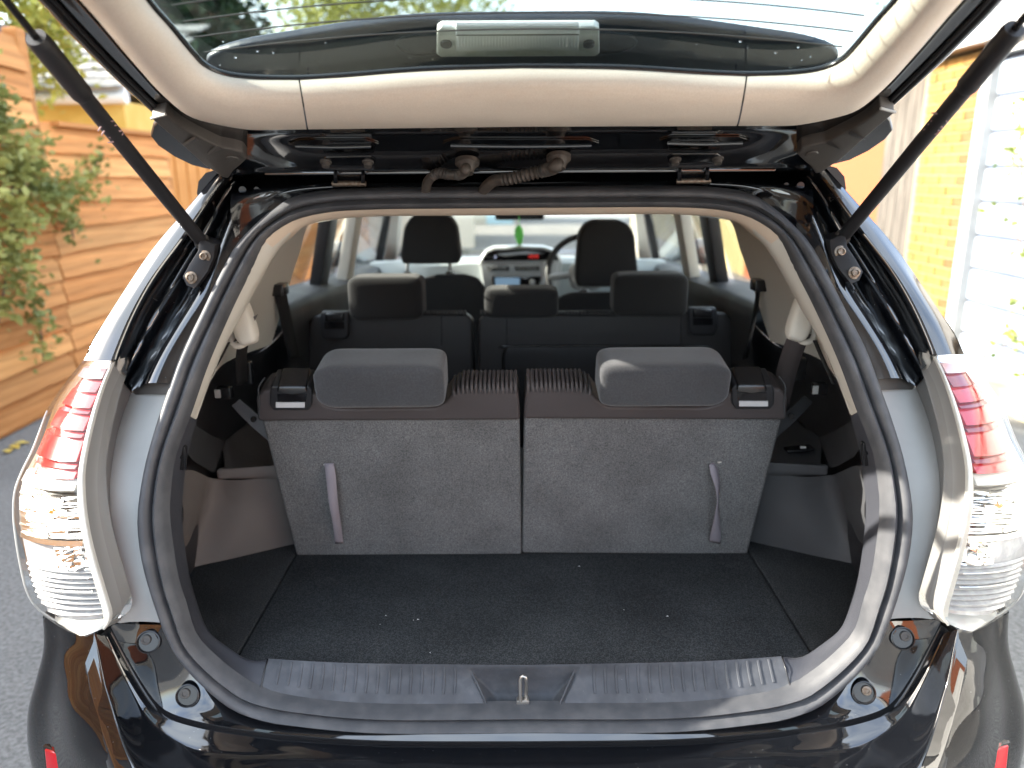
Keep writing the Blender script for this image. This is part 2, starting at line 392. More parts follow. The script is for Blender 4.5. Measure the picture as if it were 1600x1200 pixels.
# end joints and latch pocket
for sx in (-1, 1):
    j = ribbon('panel_gap', [Vector((p.x*-sx, p.y-.0015, p.z+.0012)) for p in (spl(0, 0.02), spl(0, .33), spl(0, .66), spl(0, .98))], Vector((.0022, 0, 0)), BLK2, scuff, 8, .0005)
def sfp(px, py): return at(px, py, interp([(1036, 1.183), (1060, 1.167), (1086, 1.150), (1106, 1.139)], py)-.0012)
tube('pocket_rim', [sfp(*p) for p in ((760, 1101), (748, 1073), (735, 1046), (742, 1043), (817, 1042.5), (890, 1042), (898, 1045), (886, 1073), (874, 1101))], .0016, SCUFF, scuff, k=8, n=60)
strk = tube('latch_striker', [at(813, 1096, 1.135), at(813, 1063, 1.135), at(816, 1057, 1.135), at(820, 1057, 1.135), at(822, 1063, 1.135), at(822, 1096, 1.15)], .0028, METAL, CAR, n=24)
box('striker_base', (.022, .012, .010), at(817, 1095, 1.145), METAL, strk, .002)
# --- dark jamb trim at the sides of the opening
jin = S([(293, 647), (268, 715), (259, 775), (258, 810), (262, 850), (272, 910), (285, 950), (300, 997), (330, 1031), (367, 1061), (405, 1082)], .008)
jmd = [at(*p) for p in ((300, 652, 1.27), (281, 715, 1.25), (272, 775, 1.23), (271, 810, 1.22), (275, 850, 1.215), (285, 910, 1.20), (298, 950, 1.195), (314, 990, 1.19), (343, 1018, 1.185), (380, 1043, 1.172), (410, 1064, 1.156))]
jdp = [at(*p) for p in ((308, 655, 1.32), (293, 715, 1.31), (286, 775, 1.30), (285, 810, 1.29), (288, 850, 1.28), (297, 910, 1.255), (309, 950, 1.235), (325, 985, 1.215), (352, 1008, 1.205), (387, 1030, 1.195), (419, 1030, 1.19))]
jd2 = [p+Vector((-.05, .10, -.012))*(1 if i < 6 else max(0, (9-i)/4)*.8)+Vector((0, .006, -.035))*(0 if i < 6 else min(1, (i-5)/2)) for i, p in enumerate(jdp)]
jamb = loft('jamb_trim', [jin, jmd, jdp, jd2], JAMB, CAR, n=40, m=14, ang=70); both(jamb)
for sx in (-1, 1):
    pc = at(281, 714, 1.262); pc = Vector((pc.x*-sx, pc.y, pc.z))
    cl = box('cover_clip', (.022, .012, .045), pc, BLK2, CAR, .003, Matrix.Rotation(rad(-8)*sx, 3, 'Y'))
    box('clip_button', (.012, .008, .012), pc+Vector((0, -.008, .006)), BLK2, cl, .002)
# --- headlining lip
lipi = S([(812, 325), (700, 326), (600, 327), (520, 331), (470, 341), (440, 355), (413, 377)], .004)[::-1]
lipm = [at(px, py, ys(py)+.02) for px, py in [(812, 331), (700, 332), (600, 333), (530, 337), (482, 345), (452, 360), (424, 385)]][::-1]
lipo = [at(px, py, ys(py)+.05) for px, py in [(812, 336), (700, 336.5), (600, 337.5), (535, 341), (490, 348), (459, 364), (431, 390)]][::-1]
lipe = [p+Vector((0, .12, .015)) for p in lipo]
loft('headlining_lip', [fullline(crv(l, 24)) for l in (lipi, lipm, lipo, lipe)], LINER, CAR, n=48, m=10, ang=70)
# --- pale pillar trims, belt guides, lower side panels
pa = S([(440, 355), (413, 377), (388, 423), (358, 483), (320, 570), (293, 647), (277, 681)], .004)
pb = [at(px, py, ys(py)+d) for px, py, d in [(455, 362, .03), (430, 389, .035), (403, 433, .04), (376, 486, .045), (343, 553, .05), (316, 620, .05), (279, 683, .012)]]
pc_ = [at(px, py, ys(py)+d) for px, py, d in [(459, 364, .06), (434, 392, .07), (408, 436, .08), (381, 488, .09), (349, 545, .09), (328, 597, .09), (308, 653, .07)]]
strip = loft('pillar_edge_trim', [pa, pb, pc_], BEIGE2, CAR, n=30, m=10, ang=70); both(strip)
pb1 = [at(px, py, ys(py)+d) for px, py, d in [(455, 362, .05), (434, 392, .075), (408, 436, .085), (381, 488, .095), (349, 545, .095), (329, 596, .095)]]
pb3 = [atx(px, py, -x_) for px, py, x_ in [(536, 341, .565), (487, 346, .575), (468, 395, .595), (452, 445, .61), (437, 495, .625), (424, 538, .635)]]
pb2 = [a.lerp(b, .45)+Vector((-.035, .0, 0)) for a, b in zip(pb1, pb3)]
pan = loft('pillar_trim', [pb1, pb2, pb3], BEIGE2, CAR, n=30, m=14, ang=70); both(pan)
lw0 = [pb1[-1], pb2[-1], pb3[-1], Vector((-.66, 2.45, 1.10))]
lw1 = [Vector((-.66, 1.40, .98)), Vector((-.69, 1.70, .97)), Vector((-.69, 2.0, .97)), Vector((-.70, 2.45, .97))]
lw2 = [Vector((-.70, 1.32, .60)), Vector((-.735, 1.60, .60)), Vector((-.72, 2.0, .60)), Vector((-.72, 2.45, .60))]
lw = loft('lower_side_panel', [lw0, lw1, lw2], BLK, CAR, n=20, m=12); both(lw)
for sx in (-1, 1):
    g = at(379, 500, 1.47)
    rot = Matrix.Rotation(rad(18)*-sx*-1, 3, 'Y') @ Matrix.Rotation(rad(-14), 3, 'X')
    gd = cushion('belt_guide', Vector((g.x*-sx, g.y, g.z)), (.044, .040, .10), BEIGE2, CAR, .55, .6, rot)
    q = at(370, 531, 1.475); P = [Vector((p.x*-sx, p.y, p.z)) for p in (at(362, 520, 1.475), at(362, 534, 1.47), at(370, 541, 1.465), at(382, 537, 1.468), at(388, 527, 1.48), at(392, 505, 1.49))]
    tube('guide_loop', P, .0065, BEIGE2, gd, n=16, k=10)
    prism('guide_slot', [Vector((p.x*-sx, p.y, p.z)) for p in (at(372, 468, 1.49), at(361, 500, 1.482), at(358, 520, 1.48), at(366, 500, 1.485))], (0, .01, 0), BLK2, gd)
# belts of the third row: the left one hangs edge-on, the right one shows its face
ribbon('seat_belt', [at(383, 506, 1.475), at(380, 535, 1.50), at(377, 560, 1.53), at(378, 600, 1.56)], [Vector((.012, .03, 0))]*4, BELT, CAR)
ribbon('seat_belt', [at(392, 497, 1.47), at(380, 522, 1.462), at(374, 530, 1.48)], [Vector((.026, .01, .014))]*3, VINYL, CAR)
ribbon('seat_belt', [at(1252, 518, 1.47), at(1240, 545, 1.49), at(1228, 585, 1.53), at(1216, 640, 1.58)], [Vector((.036, -.012, -.010))]*4, VINYL, CAR)
ribbon('belt_tail', [at(1273, 532, 1.45), at(1287, 565, 1.42), at(1303, 600, 1.40)], Vector((.008, .002, 0)), BELT, CAR)
ribbon('belt_tail', [at(358, 535, 1.45), at(345, 560, 1.42), at(335, 577, 1.40)], Vector((.004, .002, 0)), BELT, CAR)
# second row belts against the rear windows
for pts in (((437, 452), (447, 500), (460, 560)), ((1186, 445), (1178, 500), (1164, 560))):
    rb = ribbon('seat_belt', [atx(p[0], p[1], (-.60 if pts[0][0] < 800 else .60)) for p in pts], Vector((.02, .03, 0)), BELT, CAR)
    e = atx(pts[0][0], pts[0][1], (-.60 if pts[0][0] < 800 else .60)); box('belt_anchor', (.034, .05, .03), e, BLK2, rb, .006)
# --- load floor, flaps and side trims
FZ = .62
main = prism('load_floor', [(-.517, 1.60, FZ), (.517, 1.60, FZ), (.517, 1.21, FZ), (.50, 1.178, FZ), (-.50, 1.178, FZ), (-.517, 1.21, FZ)], (0, 0, -.02), CARPET, CAR, .004)
lv = []; lf_ = []; rl = random.Random(2)
for x_, y_ in ((905, 885), (653, 968), (646, 969), (672, 1020), (975, 953), (1043, 963), (594, 976), (603, 962)):
    c_ = atz(x_, y_, FZ+.0015); a_ = rl.uniform(0, 3.1); L_ = rl.uniform(.0012, .0032); w_ = rl.uniform(.0005, .0008); d_ = Vector((math.cos(a_), math.sin(a_), 0)); n_ = Vector((-d_.y, d_.x, 0)); i_ = len(lv)
    lv += [c_-d_*L_, c_-n_*w_+Vector((0, 0, .0012)), c_+d_*L_, c_+n_*w_+Vector((0, 0, .0012))]; lf_ += [(i_, i_+1, i_+2), (i_, i_+2, i_+3)]
lint = frompy('floor_lint', lv, lf_, WHITE, main, False); lint['kind'] = 'stuff'
for sx in (-1, 1):
    prism('floor_flap', [(sx*.5205, 1.615, FZ+.001), (sx*.5205, 1.18, FZ+.001), (sx*.62, 1.16, FZ+.001), (sx*.76, 1.22, FZ+.001), (sx*.78, 1.55, FZ+.001), (sx*.55, 1.68, FZ+.001)], (0, 0, -.02), CARPET, CAR, .003)
boxto('under_floor', (-.8, 1.21, .48), (.8, 1.9, .56), BLK, CAR)
# wheel-arch side trim with shelf
t1 = [at(335, 748, 1.575), at(380, 750, 1.575), at(428, 742, 1.58), at(470, 735, 1.585)]
t2 = [at(330, 775, 1.578), at(385, 790, 1.582), at(440, 785, 1.60), at(490, 780, 1.615)]
t3 = [Vector((-.735, 1.525, .618)), Vector((-.66, 1.57, .618)), Vector((-.54, 1.64, .618)), Vector((-.47, 1.68, .618))]
s1_ = [at(335, 748, 1.575), at(330, 775, 1.578), at(311, 830, 1.56), Vector((-.735, 1.525, .618))]
s2_ = [at(318, 742, 1.50), at(308, 775, 1.49), at(300, 830, 1.47), Vector((-.755, 1.46, .618))]
s3_ = [at(302, 735, 1.40), at(292, 775, 1.39), at(288, 830, 1.38), Vector((-.765, 1.36, .618))]
s4_ = [at(288, 735, 1.31), at(282, 775, 1.30), at(282, 830, 1.29), Vector((-.74, 1.26, .618))]
vl = [[t1[i], t2[i], t3[i]] for i in (1, 2, 3)]
face = loft('arch_trim', [s4_, s3_, s2_, s1_]+vl, TRIM_LIT, CAR, n=16, m=44, ang=80); mf = mir(face)
mf.data.materials.clear(); mf.data.materials.append(TRIM2)
sh = prism('side_shelf', [at(336, 733, 1.565), at(350, 727, 1.60), atz(345, 690, .85), Vector((-.70, 1.95, .846)), Vector((-.45, 1.95, .846)), Vector((-.45, 1.575, .838)), at(428, 725, 1.568)], (0, 0, -.026), TRIM_LIT, CAR, .009, 4); sr_ = mir(sh)
sr_.data.materials.clear(); sr_.data.materials.append(TRIM2)
u0 = [at(336, 738, 1.575), at(318, 730, 1.50), at(302, 720, 1.40), at(292, 705, 1.32)]
u1 = [at(352, 690, 1.66), at(330, 680, 1.56), at(314, 670, 1.43), at(302, 662, 1.33)]
both(loft('arch_upper_trim', [u0, u1], TRIM, CAR, n=14, m=6))
# seat hinge plate, side hook, buckle
for sx in (-1, 1):
    Q = [Vector((p.x*-sx, p.y, p.z)) for p in [at(374, 624, 1.56), at(362, 634, 1.56), at(374, 648, 1.55), at(395, 668, 1.53), at(420, 690, 1.52), at(420, 664, 1.52)]]
    hp = prism('seat_side_plate', Q if sx < 0 else Q, (0, .004, 0), M('grey_plate', (.10, .10, .105), .5) if sx < 0 else TRIM, CAR, .001)
    pv = at(397, 654, 1.53); lathe('pivot', [(.0, -.006), (.006, -.006), (.006, 0)], Vector((pv.x*-sx, pv.y-.001, pv.z)), (0, 1, 0), BLK2, hp, 14)
    b0 = at(352, 613, 1.55); bb = box('belt_buckle', (.03, .02, .026), Vector((b0.x*-sx, b0.y, b0.z)), BLK2, CAR, .004)
    box('buckle_button', (.012, .004, .018), Vector((b0.x*-sx-.012, b0.y-.011, b0.z)), GREYP, bb, .001)
    b1 = at(384, 582, 1.60); box('belt_outlet', (.03, .02, .05), Vector((b1.x*-sx, b1.y, b1.z)), BLK2, CAR, .004)
hk = at(1248, 701, 1.66); lid = box('shelf_latch', (.06, .03, .006), hk, BLK2, CAR, .002, Matrix.Rotation(rad(-6), 3, 'Y'))
box('latch_tab', (.012, .006, .004), hk+Vector((.008, -.004, .005)), WHITE, lid, .001)
# ------------------------------------------------------------------ third row seats
SP0 = Vector((0, 1.586, .62)); sup = Vector((0, -.106, .365)).normalized(); sn = Vector((0, sup.z, -sup.y))   # sn points forward
def sp(px, py, d=0.0): return onp(px, py, SP0+sn*d, sn)
for side in ('l', 'r'):
    lf = side == 'l'
    X = (lambda x: x) if lf else (lambda x: 1631-x)
    dy_ = 0 if lf else -2
    def q(x, y, d=0.0): return sp(X(x), y+dy_, d)
    seat = prism('third_row_seat', [q(409, 657), q(812, 653), q(815.2, 867), q(463, 869)], sn*.055, CARPET2, CAR, .007, 3)
    seat['label'] = ('left' if lf else 'right')+' third row seat back covered in grey carpet'
    # padded top
    top = [q(405, 654), q(402, 618), q(413, 606), q(440, 602), q(487, 604), q(497, 614), q(508, 628), q(528, 634), q(680, 633), (q(697, 624)), q(706, 612), q(722, 604), q(800, 602), q(810, 610), q(813, 652)]
    prism('padded_top', [p+sn*-.012 for p in top], sn*.075, VINYL, seat, .016, 5)
    # pleats over the inner shoulder
    for k in range(15):
        x = 709+k*6.9
        o_ = 8*max(0, 1-k/2) if k < 2 else 0
        e_ = q(x, 606+o_, -.010); p = [q(x, 614+o_*.6, -.0115), q(x, 609+o_, -.0115), e_+sup*.004+sn*.003, e_+sup*.0065+sn*.010, e_+sup*.007+sn*.03, e_+sup*.006+sn*.055]
        tube('pleat', p, .0032, VINYL, seat, k=8, n=12)
    for k in range(3):
        x = 491+k*5.0; p = [q(x+5, 612+k*3, -.0125), q(x+2, 600+k*3, -.015), q(x, 588+k*4, -.008), q(x, 586+k*4, .03)]
        tube('pleat', p, .0026, VINYL, seat, k=8, n=8)
    for xx, y0, y1 in ((509, 633, 0),):
        pass
    tube('piping', [q(405, 652, -.014), q(406, 630, -.015), q(404, 606, -.0135), q(414, 590, -.008)], .0012, CLOTH, seat, k=6, n=14)
    # release latch
    lt = prism('seat_release', [q(424, 604, -.018), q(482, 604, -.018), q(488, 611, -.018), q(487, 634, -.018), q(481, 642, -.018), q(428, 642, -.018), q(421, 634, -.018), q(421, 611, -.018)], sn*.055+sup*.008, BLK, seat, .004, 3)
    prism('release_handle', [q(434, 604, -.022), q(478, 604, -.022), q(480, 614, -.026), q(455, 618, -.027), q(432, 614, -.026)], sn*.05+sup*.014, BLK2, seat, .004, 3)
    prism('release_recess', [q(433, 616, -.0195), q(479, 616, -.0195), q(478, 628, -.0195), q(434, 628, -.0195)], sn*.002, DISP, seat)
    prism('release_label', [q(431, 629, -.0205), q(476, 629, -.0205), q(476, 637, -.0205), q(431, 637, -.0205)], sn*.002, M('grey_label', (.42, .42, .42), .5), seat)
    # head restraint
    c = sp(X(598), 590+dy_, -.022); rt = Matrix.Rotation(rad(12), 3, 'X')
    hr = cushion('headrest', c+Vector((0, 0, 0)), (.246, .100, .090), CLOTH, seat, .31, .18, rt, 56, 32, .0006)
    for v in hr.data.vertices:                                   # outer end softer than the inner one
        lx = (v.co.x-c.x)*(1 if lf else -1)
        if lx < -.085: v.co.z = c.z+(v.co.z-c.z)*(1-.30*((-.085-lx)/.046)**2)
    # pull strap
    if lf:
        ribbon('pull_strap', [q(514, 724, -.0015), q(517, 745, -.013), q(521, 785, -.022), q(526, 815, -.017), q(530, 849, -.0015)], [Vector((.020, 0, 0)), Vector((.020, .003, 0)), Vector((.020, .004, 0)), Vector((.014, .013, 0)), Vector((.019, .004, 0))], STRAP, seat, 24, .0014)
        box('strap_staple', (.006, .003, .003), q(508, 726, -.002), METAL, seat)
    else:
        ribbon('pull_strap', [sp(1112, 724, -.0015), sp(1118, 745, -.015), sp(1122, 768, -.020), sp(1120, 810, -.022), sp(1117, 848, -.004)], [Vector((.013, .009, .004)), Vector((.017, .009, .002)), Vector((.006, .018, 0)), Vector((.024, .003, 0)), Vector((.024, 0, -.005))], STRAP, seat, 24, .0014)
        box('strap_staple', (.008, .003, .003), sp(1124, 722, -.002), METAL, seat)
# ------------------------------------------------------------------ second row seats
def P2(px, py, Y=2.22): return at(px, py, Y)
def seatback2(poly, ex, par=CAR): return prism('second_row_seat', [P2(*p) for p in poly], (0, .13, -.02), VINYL3, par, .016, 4)
sL = seatback2([(478, 700), (480, 505), (492, 492), (600, 488), (728, 490), (738, 500), (741, 700)], 0)
sR = seatback2([(747, 700), (747, 500), (756, 490), (900, 486), (1075, 486), (1134, 488), (1146, 500), (1150, 700)], 0)
sL['label'] = 'left second row seat back'; sR['label'] = 'wide right second row seat back'
for par, ex in ((sL, [(548, 664, 432, 494)]), (sR, [(757, 872, 450, 491), (955, 1071, 428, 489)])):
    for x0, x1, y0, y1 in ex:
        a = P2((x0+x1)/2, (y0+y1)/2, 2.25); wx = (P2(x1, y0, 2.25)-P2(x0, y0, 2.25)).x; hz = (P2(x0, y0, 2.25)-P2(x0, y1, 2.25)).z
        cushion('headrest', a, (wx, .11, hz+.01), CLOTH3, par, .3, .22, None, 44, 24)
        for fx in (.2, .8):
            lathe('post_collar', [(.013, 0), (.013, .008), (.008, .012)], P2(x0+(x1-x0)*fx, y1+1, 2.235), (0, -.3, 1), GREYP, par, 14)
for par, xa, xb in ((sL, 545, 735), (sR, 752, 1072)):
    for k in range(int((xb-xa)/5.2)):
        x = xa+k*5.2
        tube('pleat', [P2(x, 493, 2.212), P2(x, 488.5, 2.222), P2(x, 486.5, 2.25), P2(x, 487, 2.30)], .0042, CLOTH3, par, k=6)
for par, x0, x1, y0, y1 in ((sL, 500, 545, 487, 531), (sR, 1076, 1121, 481, 524)):
    prism('seat_release', [P2(x, y, 2.205) for x, y in ((x0+2, y0), (x1-2, y0), (x1, y0+8), (x1-1, y1-6), (x1-6, y1), (x0+6, y1), (x0+1, y1-6), (x0, y0+8))], (0, .03, 0), BLK, par, .006, 3)
    prism('release_handle', [P2(x, y, 2.195) for x, y in ((x0+8, y0+2), (x1-8, y0+2), (x1-7, y0+15), (x0+7, y0+15))], (0, .03, 0), BLK2, par, .006, 3)
    prism('release_recess', [P2(x, y, 2.203) for x, y in ((x0+7, y0+16), (x1-7, y0+16), (x1-7, y0+27), (x0+7, y0+27))], (0, .004, 0), DISP, par)
prism('hard_back_panel', [P2(x, y, 2.21) for x, y in ((787, 700), (787, 552), (792, 543), (800, 541), (1085, 541), (1098, 543), (1104, 552), (1104, 700))], (0, .02, 0), BLK, sR, .006, 3)
tube('panel_rim', [P2(x, y, 2.207) for x, y in ((787, 600), (787, 554), (792, 544), (802, 541), (1085, 541), (1098, 544), (1104, 554), (1104, 600))], .004, BLK2, sR, k=8, n=40)
for par, xs in ((sL, (690,)), (sR, (792, 1064))):
    for x in xs: tube('seam', [P2(x, 494, 2.2205), P2(x, 540, 2.2205)], .0012, BLK2, par, k=5)
# ------------------------------------------------------------------ front seats
for x0, x1, y0, y1, sx0, sx1, sy in ((625, 720, 333, 413, 647, 762, 427), (899, 998, 344, 449, 861, 1015, 455)):
    Y = 3.05
    fs = prism('front_seat', [at(sx0, 640, Y), at(sx0+2, sy+25, Y), at(sx0+14, sy+6, Y), at(sx0+34, sy, Y), at(sx1-34, sy, Y), at(sx1-14, sy+6, Y), at(sx1-2, sy+25, Y), at(sx1, 640, Y)], (0, .14, -.03), CLOTH3, CAR, .03, 4)
    c = at((x0+x1)/2, (y0+y1)/2, Y+.02)
    hd = prism('headrest', [at(x, y, Y-.04) for x, y in ((x0+3, y1), (x0, y1-14), (x0+6, y0+22), (x0+16, y0+6), (x0+30, y0), (x1-30, y0), (x1-16, y0+6), (x1-6, y0+22), (x1, y1-14), (x1-3, y1))], (0, .11, 0), CLOTH3, fs, .03, 4)
    for fx in (.12, .82):
        x = x0+(x1-x0)*fx
        tube('headrest_post', [at(x, y1-8, Y+.02), at(x, sy+6, Y+.03)], .007, SILVP, fs, k=10)
        lathe('post_collar', [(.018, 0), (.016, .012), (.009, .016)], at(x, sy+3, Y+.03), (0, 0, 1), BLK2, fs, 14)
fs0 = None
# ------------------------------------------------------------------ dashboard, wheel, mirror
d0 = [(-.72, 4.30, .985), (-.4, 4.36, 1.0), (0, 4.38, 1.005), (.4, 4.36, 1.0), (.72, 4.30, .985)]
d1 = [(-.72, 3.86, 1.035), (-.4, 3.82, 1.045), (0, 3.80, 1.05), (.4, 3.82, 1.045), (.72, 3.86, 1.035)]
d2 = [(-.72, 3.74, .99), (-.4, 3.70, .985), (0, 3.68, .985), (.4, 3.70, .985), (.72, 3.74, .99)]
d3 = [(-.72, 3.74, .55), (-.4, 3.72, .55), (0, 3.70, .55), (.4, 3.72, .55), (.72, 3.74, .55)]
dash = loft('dashboard', [[Vector(p) for p in l] for l in (d0, d1, d2, d3)], DASH, CAR, n=30, m=20)
YD = 3.62
def pd(pts, Y=YD): return [at(x, y, Y) for x, y in pts]
prism('cluster_hood', pd([(747, 416), (750, 404), (757, 393), (770, 387), (810, 385), (850, 386), (868, 392), (876, 402), (880, 415)]), (0, .12, .0), SILVP, dash, .012, 3)
prism('cluster_screen', pd([(754, 408), (756, 400), (763, 393), (775, 390), (812, 388.5), (848, 389.5), (863, 394), (870, 400), (873, 407)], YD-.012), (0, .02, 0), DISP, dash, .004)
prism('centre_panel', pd([(749, 411), (879, 411), (872, 470), (757, 470)]), (0, .1, 0), SILVP, dash, .01, 3)
for x0, x1 in ((760, 796), (803, 843)):
    prism('air_vent', pd([(x0, 416), (x1, 416), (x1-1, 424), (x0+3, 424)], YD-.012), (0, .02, 0), DISP, dash, .003)
    for y in (418, 420.5, 423):
        tube('vent_slat', pd([(x0+3, y), (x1-3, y)], YD-.014), .0016, SILVP, dash, k=5)
prism('radio', pd([(768, 432), (845, 432), (842, 460), (772, 460)], YD-.012), (0, .02, 0), DISP, dash, .003)
prism('radio_screen', pd([(773, 434), (812, 434), (812, 446), (774, 446)], YD-.014), (0, .002, 0), SCREEN, dash)
lathe('radio_knob', [(.012, -.014), (.014, 0)], at(832, 441, YD-.012), (0, 1, 0), SILVP, dash, 16)
text('clock_digits', '10:30', at(833, 401, YD-.0135), (1, 0, 0), (0, 0, 1), .022, LED, dash)
text('speed_digits', '0', at(774, 402, YD-.0135), (1, 0, 0), (0, 0, 1), .02, LEDW, dash)
prism('gear_console', pd([(848, 408), (873, 408), (868, 470), (842, 470)], YD-.012), (0, .05, 0), M('pearl_plastic', (.62, .65, .66), .3), dash, .006, 3)
wc = at(917, 428, 3.45); wr = .175
ring = [wc+Vector((wr*math.cos(a), .06*math.sin(a), wr*math.sin(a)*.94)) for a in [2*math.pi*i/48 for i in range(49)]]
sw = tube('steering_wheel', ring, .014, BLK, CAR, k=10, caps=False)
cushion('wheel_hub', wc+Vector((0, .02, -.01)), (.16, .07, .13), SILVP, sw, .6, .6)
for a in (rad(185), rad(-5), rad(270)):
    tube('wheel_spoke', [wc+Vector((.06*math.cos(a), .02, .06*math.sin(a))), wc+Vector((wr*math.cos(a), .06*math.sin(a), wr*math.sin(a)*.94))], .016, SILVP, sw, k=8)
mr = box('rear_view_mirror', (.235, .03, .065), at(812, 333, 3.75), BLK2, CAR, .012, None, 3)
tube('mirror_stem', [at(812, 329, 3.76), at(812, 305, 3.98)], .012, BLK2, mr, k=10)
pf = at(811, 349, 3.72)
af = prism('air_freshener', [at(x, y, 3.72) for x, y in ((808, 352), (813, 352), (817, 358), (818, 368), (816, 379), (812, 385), (808, 379), (804, 368), (804.5, 358))], (0, .004, 0), GREEN, None, .001)
tag(af, 'bright green air freshener hanging below the rear view mirror', 'air freshener')
tube('cord', [at(811, 336, 3.722), at(811, 353, 3.722)], .0012, GREEN, af, k=6)
# ------------------------------------------------------------------ rear pillars and gutters
pO = [at(*p) for p in ((131, 563, 1.262), (147, 527, 1.282), (167, 497, 1.301), (197, 450, 1.334), (240, 387, 1.376), (297, 320, 1.421), (337, 273, 1.465), (352, 262, 1.488))]
pI0 = [at(*p) for p in ((152, 563, 1.249), (167, 528, 1.269), (184, 497, 1.288), (215, 444, 1.324), (257, 385, 1.366), (303, 325, 1.410), (340, 278, 1.453), (356, 264, 1.478))]
pI = [at(*p) for p in ((173, 564, 1.245), (186, 530, 1.265), (200, 497, 1.285), (233, 437, 1.325), (275, 382, 1.365), (310, 330, 1.405), (343, 282, 1.45), (360, 266, 1.475))]
pI2 = [p+Vector((.006, .010, -.001)) for p in pI]
pG1 = [at(*p) for p in ((182, 582, 1.295), (197, 548, 1.315), (215, 512, 1.335), (247, 455, 1.37), (285, 395, 1.405), (318, 345, 1.44), (347, 296, 1.475), (364, 275, 1.49))]
pRA = [at(*p) for p in ((193, 598, 1.275), (208, 563, 1.295), (227, 522, 1.315), (258, 466, 1.345), (295, 405, 1.385), (325, 355, 1.42), (350, 305, 1.455), (368, 282, 1.475))]
pRA2 = [at(*p) for p in ((199, 603, 1.315), (215, 567, 1.335), (235, 526, 1.355), (267, 470, 1.385), (303, 412, 1.42), (331, 362, 1.45), (354, 314, 1.48), (372, 288, 1.50))]
pVA = [at(*p) for p in ((208, 612, 1.315), (227, 580, 1.335), (252, 535, 1.355), (287, 478, 1.385), (318, 424, 1.42), (342, 372, 1.45), (360, 322, 1.48), (378, 292, 1.50))]
pRB = [at(*p) for p in ((229, 599, 1.255), (243, 566, 1.275), (270, 520, 1.305), (305, 464, 1.345), (332, 412, 1.375), (349, 370, 1.405), (366, 325, 1.45), (386, 296, 1.48))]
pRC = [at(*p) for p in ((236, 600, 1.268), (250, 569, 1.285), (277, 524, 1.312), (311, 468, 1.352), (337, 416, 1.382), (354, 374, 1.412), (372, 330, 1.455), (394, 300, 1.485))]
pS = S([(270, 600), (285, 558), (303, 520), (327, 470), (347, 427), (371, 385), (398, 355), (427, 330)], .004)
gut = loft('pillar_panel', [pO, pI0, pI], PAINT, CAR, n=36, m=10, ang=60, relax=8); both(gut)
both(loft('pillar_gutter', [pI, pI2, pG1, pRA, pVA, pRB, pS], PAINT_IN, CAR, n=36, m=48, ang=60, relax=10))
# drain of the gutter above the lamp
both(frompy('gutter_end', [at(173, 564, 1.25), at(182, 582, 1.297), at(199, 603, 1.318), at(208, 613, 1.32), at(229, 600, 1.27), at(208, 618, 1.36), at(180, 590, 1.36)], [(0, 1, 6), (1, 2, 5, 6), (2, 3, 5), (3, 4, 5)], PAINT_IN, CAR))
# strip of bodywork under the raised tailgate
rA = S([(371, 385), (398, 354), (427, 329), (460, 310), (520, 300), (600, 297), (700, 296), (812, 296)], .006)
rB = [at(*p) for p in ((362, 345, 1.418), (384, 322, 1.448), (420, 308, 1.467), (455, 299, 1.476), (520, 292, 1.495), (600, 290, 1.50), (700, 289.5, 1.50), (812, 289.5, 1.50))]
rC = [at(*p) for p in ((360, 315, 1.436), (380, 303, 1.458), (415, 296, 1.471), (455, 291, 1.485), (520, 287, 1.49), (600, 286, 1.49), (700, 285.5, 1.49), (812, 285.5, 1.49))]
rD = [at(*p) for p in ((362, 292, 1.50), (380, 286, 1.52), (415, 284, 1.53), (455, 282, 1.535), (520, 280, 1.54), (600, 279, 1.54), (700, 279, 1.54), (812, 279, 1.54))]
rE = [at(*p) for p in ((362, 275, 1.53), (380, 272, 1.545), (415, 270, 1.55), (455, 268, 1.555), (520, 266, 1.56), (600, 265, 1.56), (700, 265, 1.56), (812, 265, 1.56))]
loft('roof_rear_flange', [fullline(crv(l, 30)) for l in (rA, rB, rC, rD, rE)], PAINT_IN, CAR, n=90, m=24, ang=60)
for sx in (-1, 1):
    def mx(p): return Vector((p.x*-sx, p.y, p.z))
    tube('drain_channel', [mx(at(*p)) for p in ((376, 335, 1.45), (392, 318, 1.465), (430, 305, 1.475), (470, 296, 1.478), (520, 292, 1.485))], .004, PAINT_IN, CAR, k=8, n=24)
    lathe('plug', [(.0, -.004), (.007, -.004), (.008, 0)], mx(at(380, 297, 1.478)), (0, 1, 0), BLK2, CAR, 16)
    lathe('plug', [(.0, -.004), (.005, -.004), (.006, 0)], mx(at(402, 296, 1.482)), (0, 1, 0), BLK2, CAR, 16)
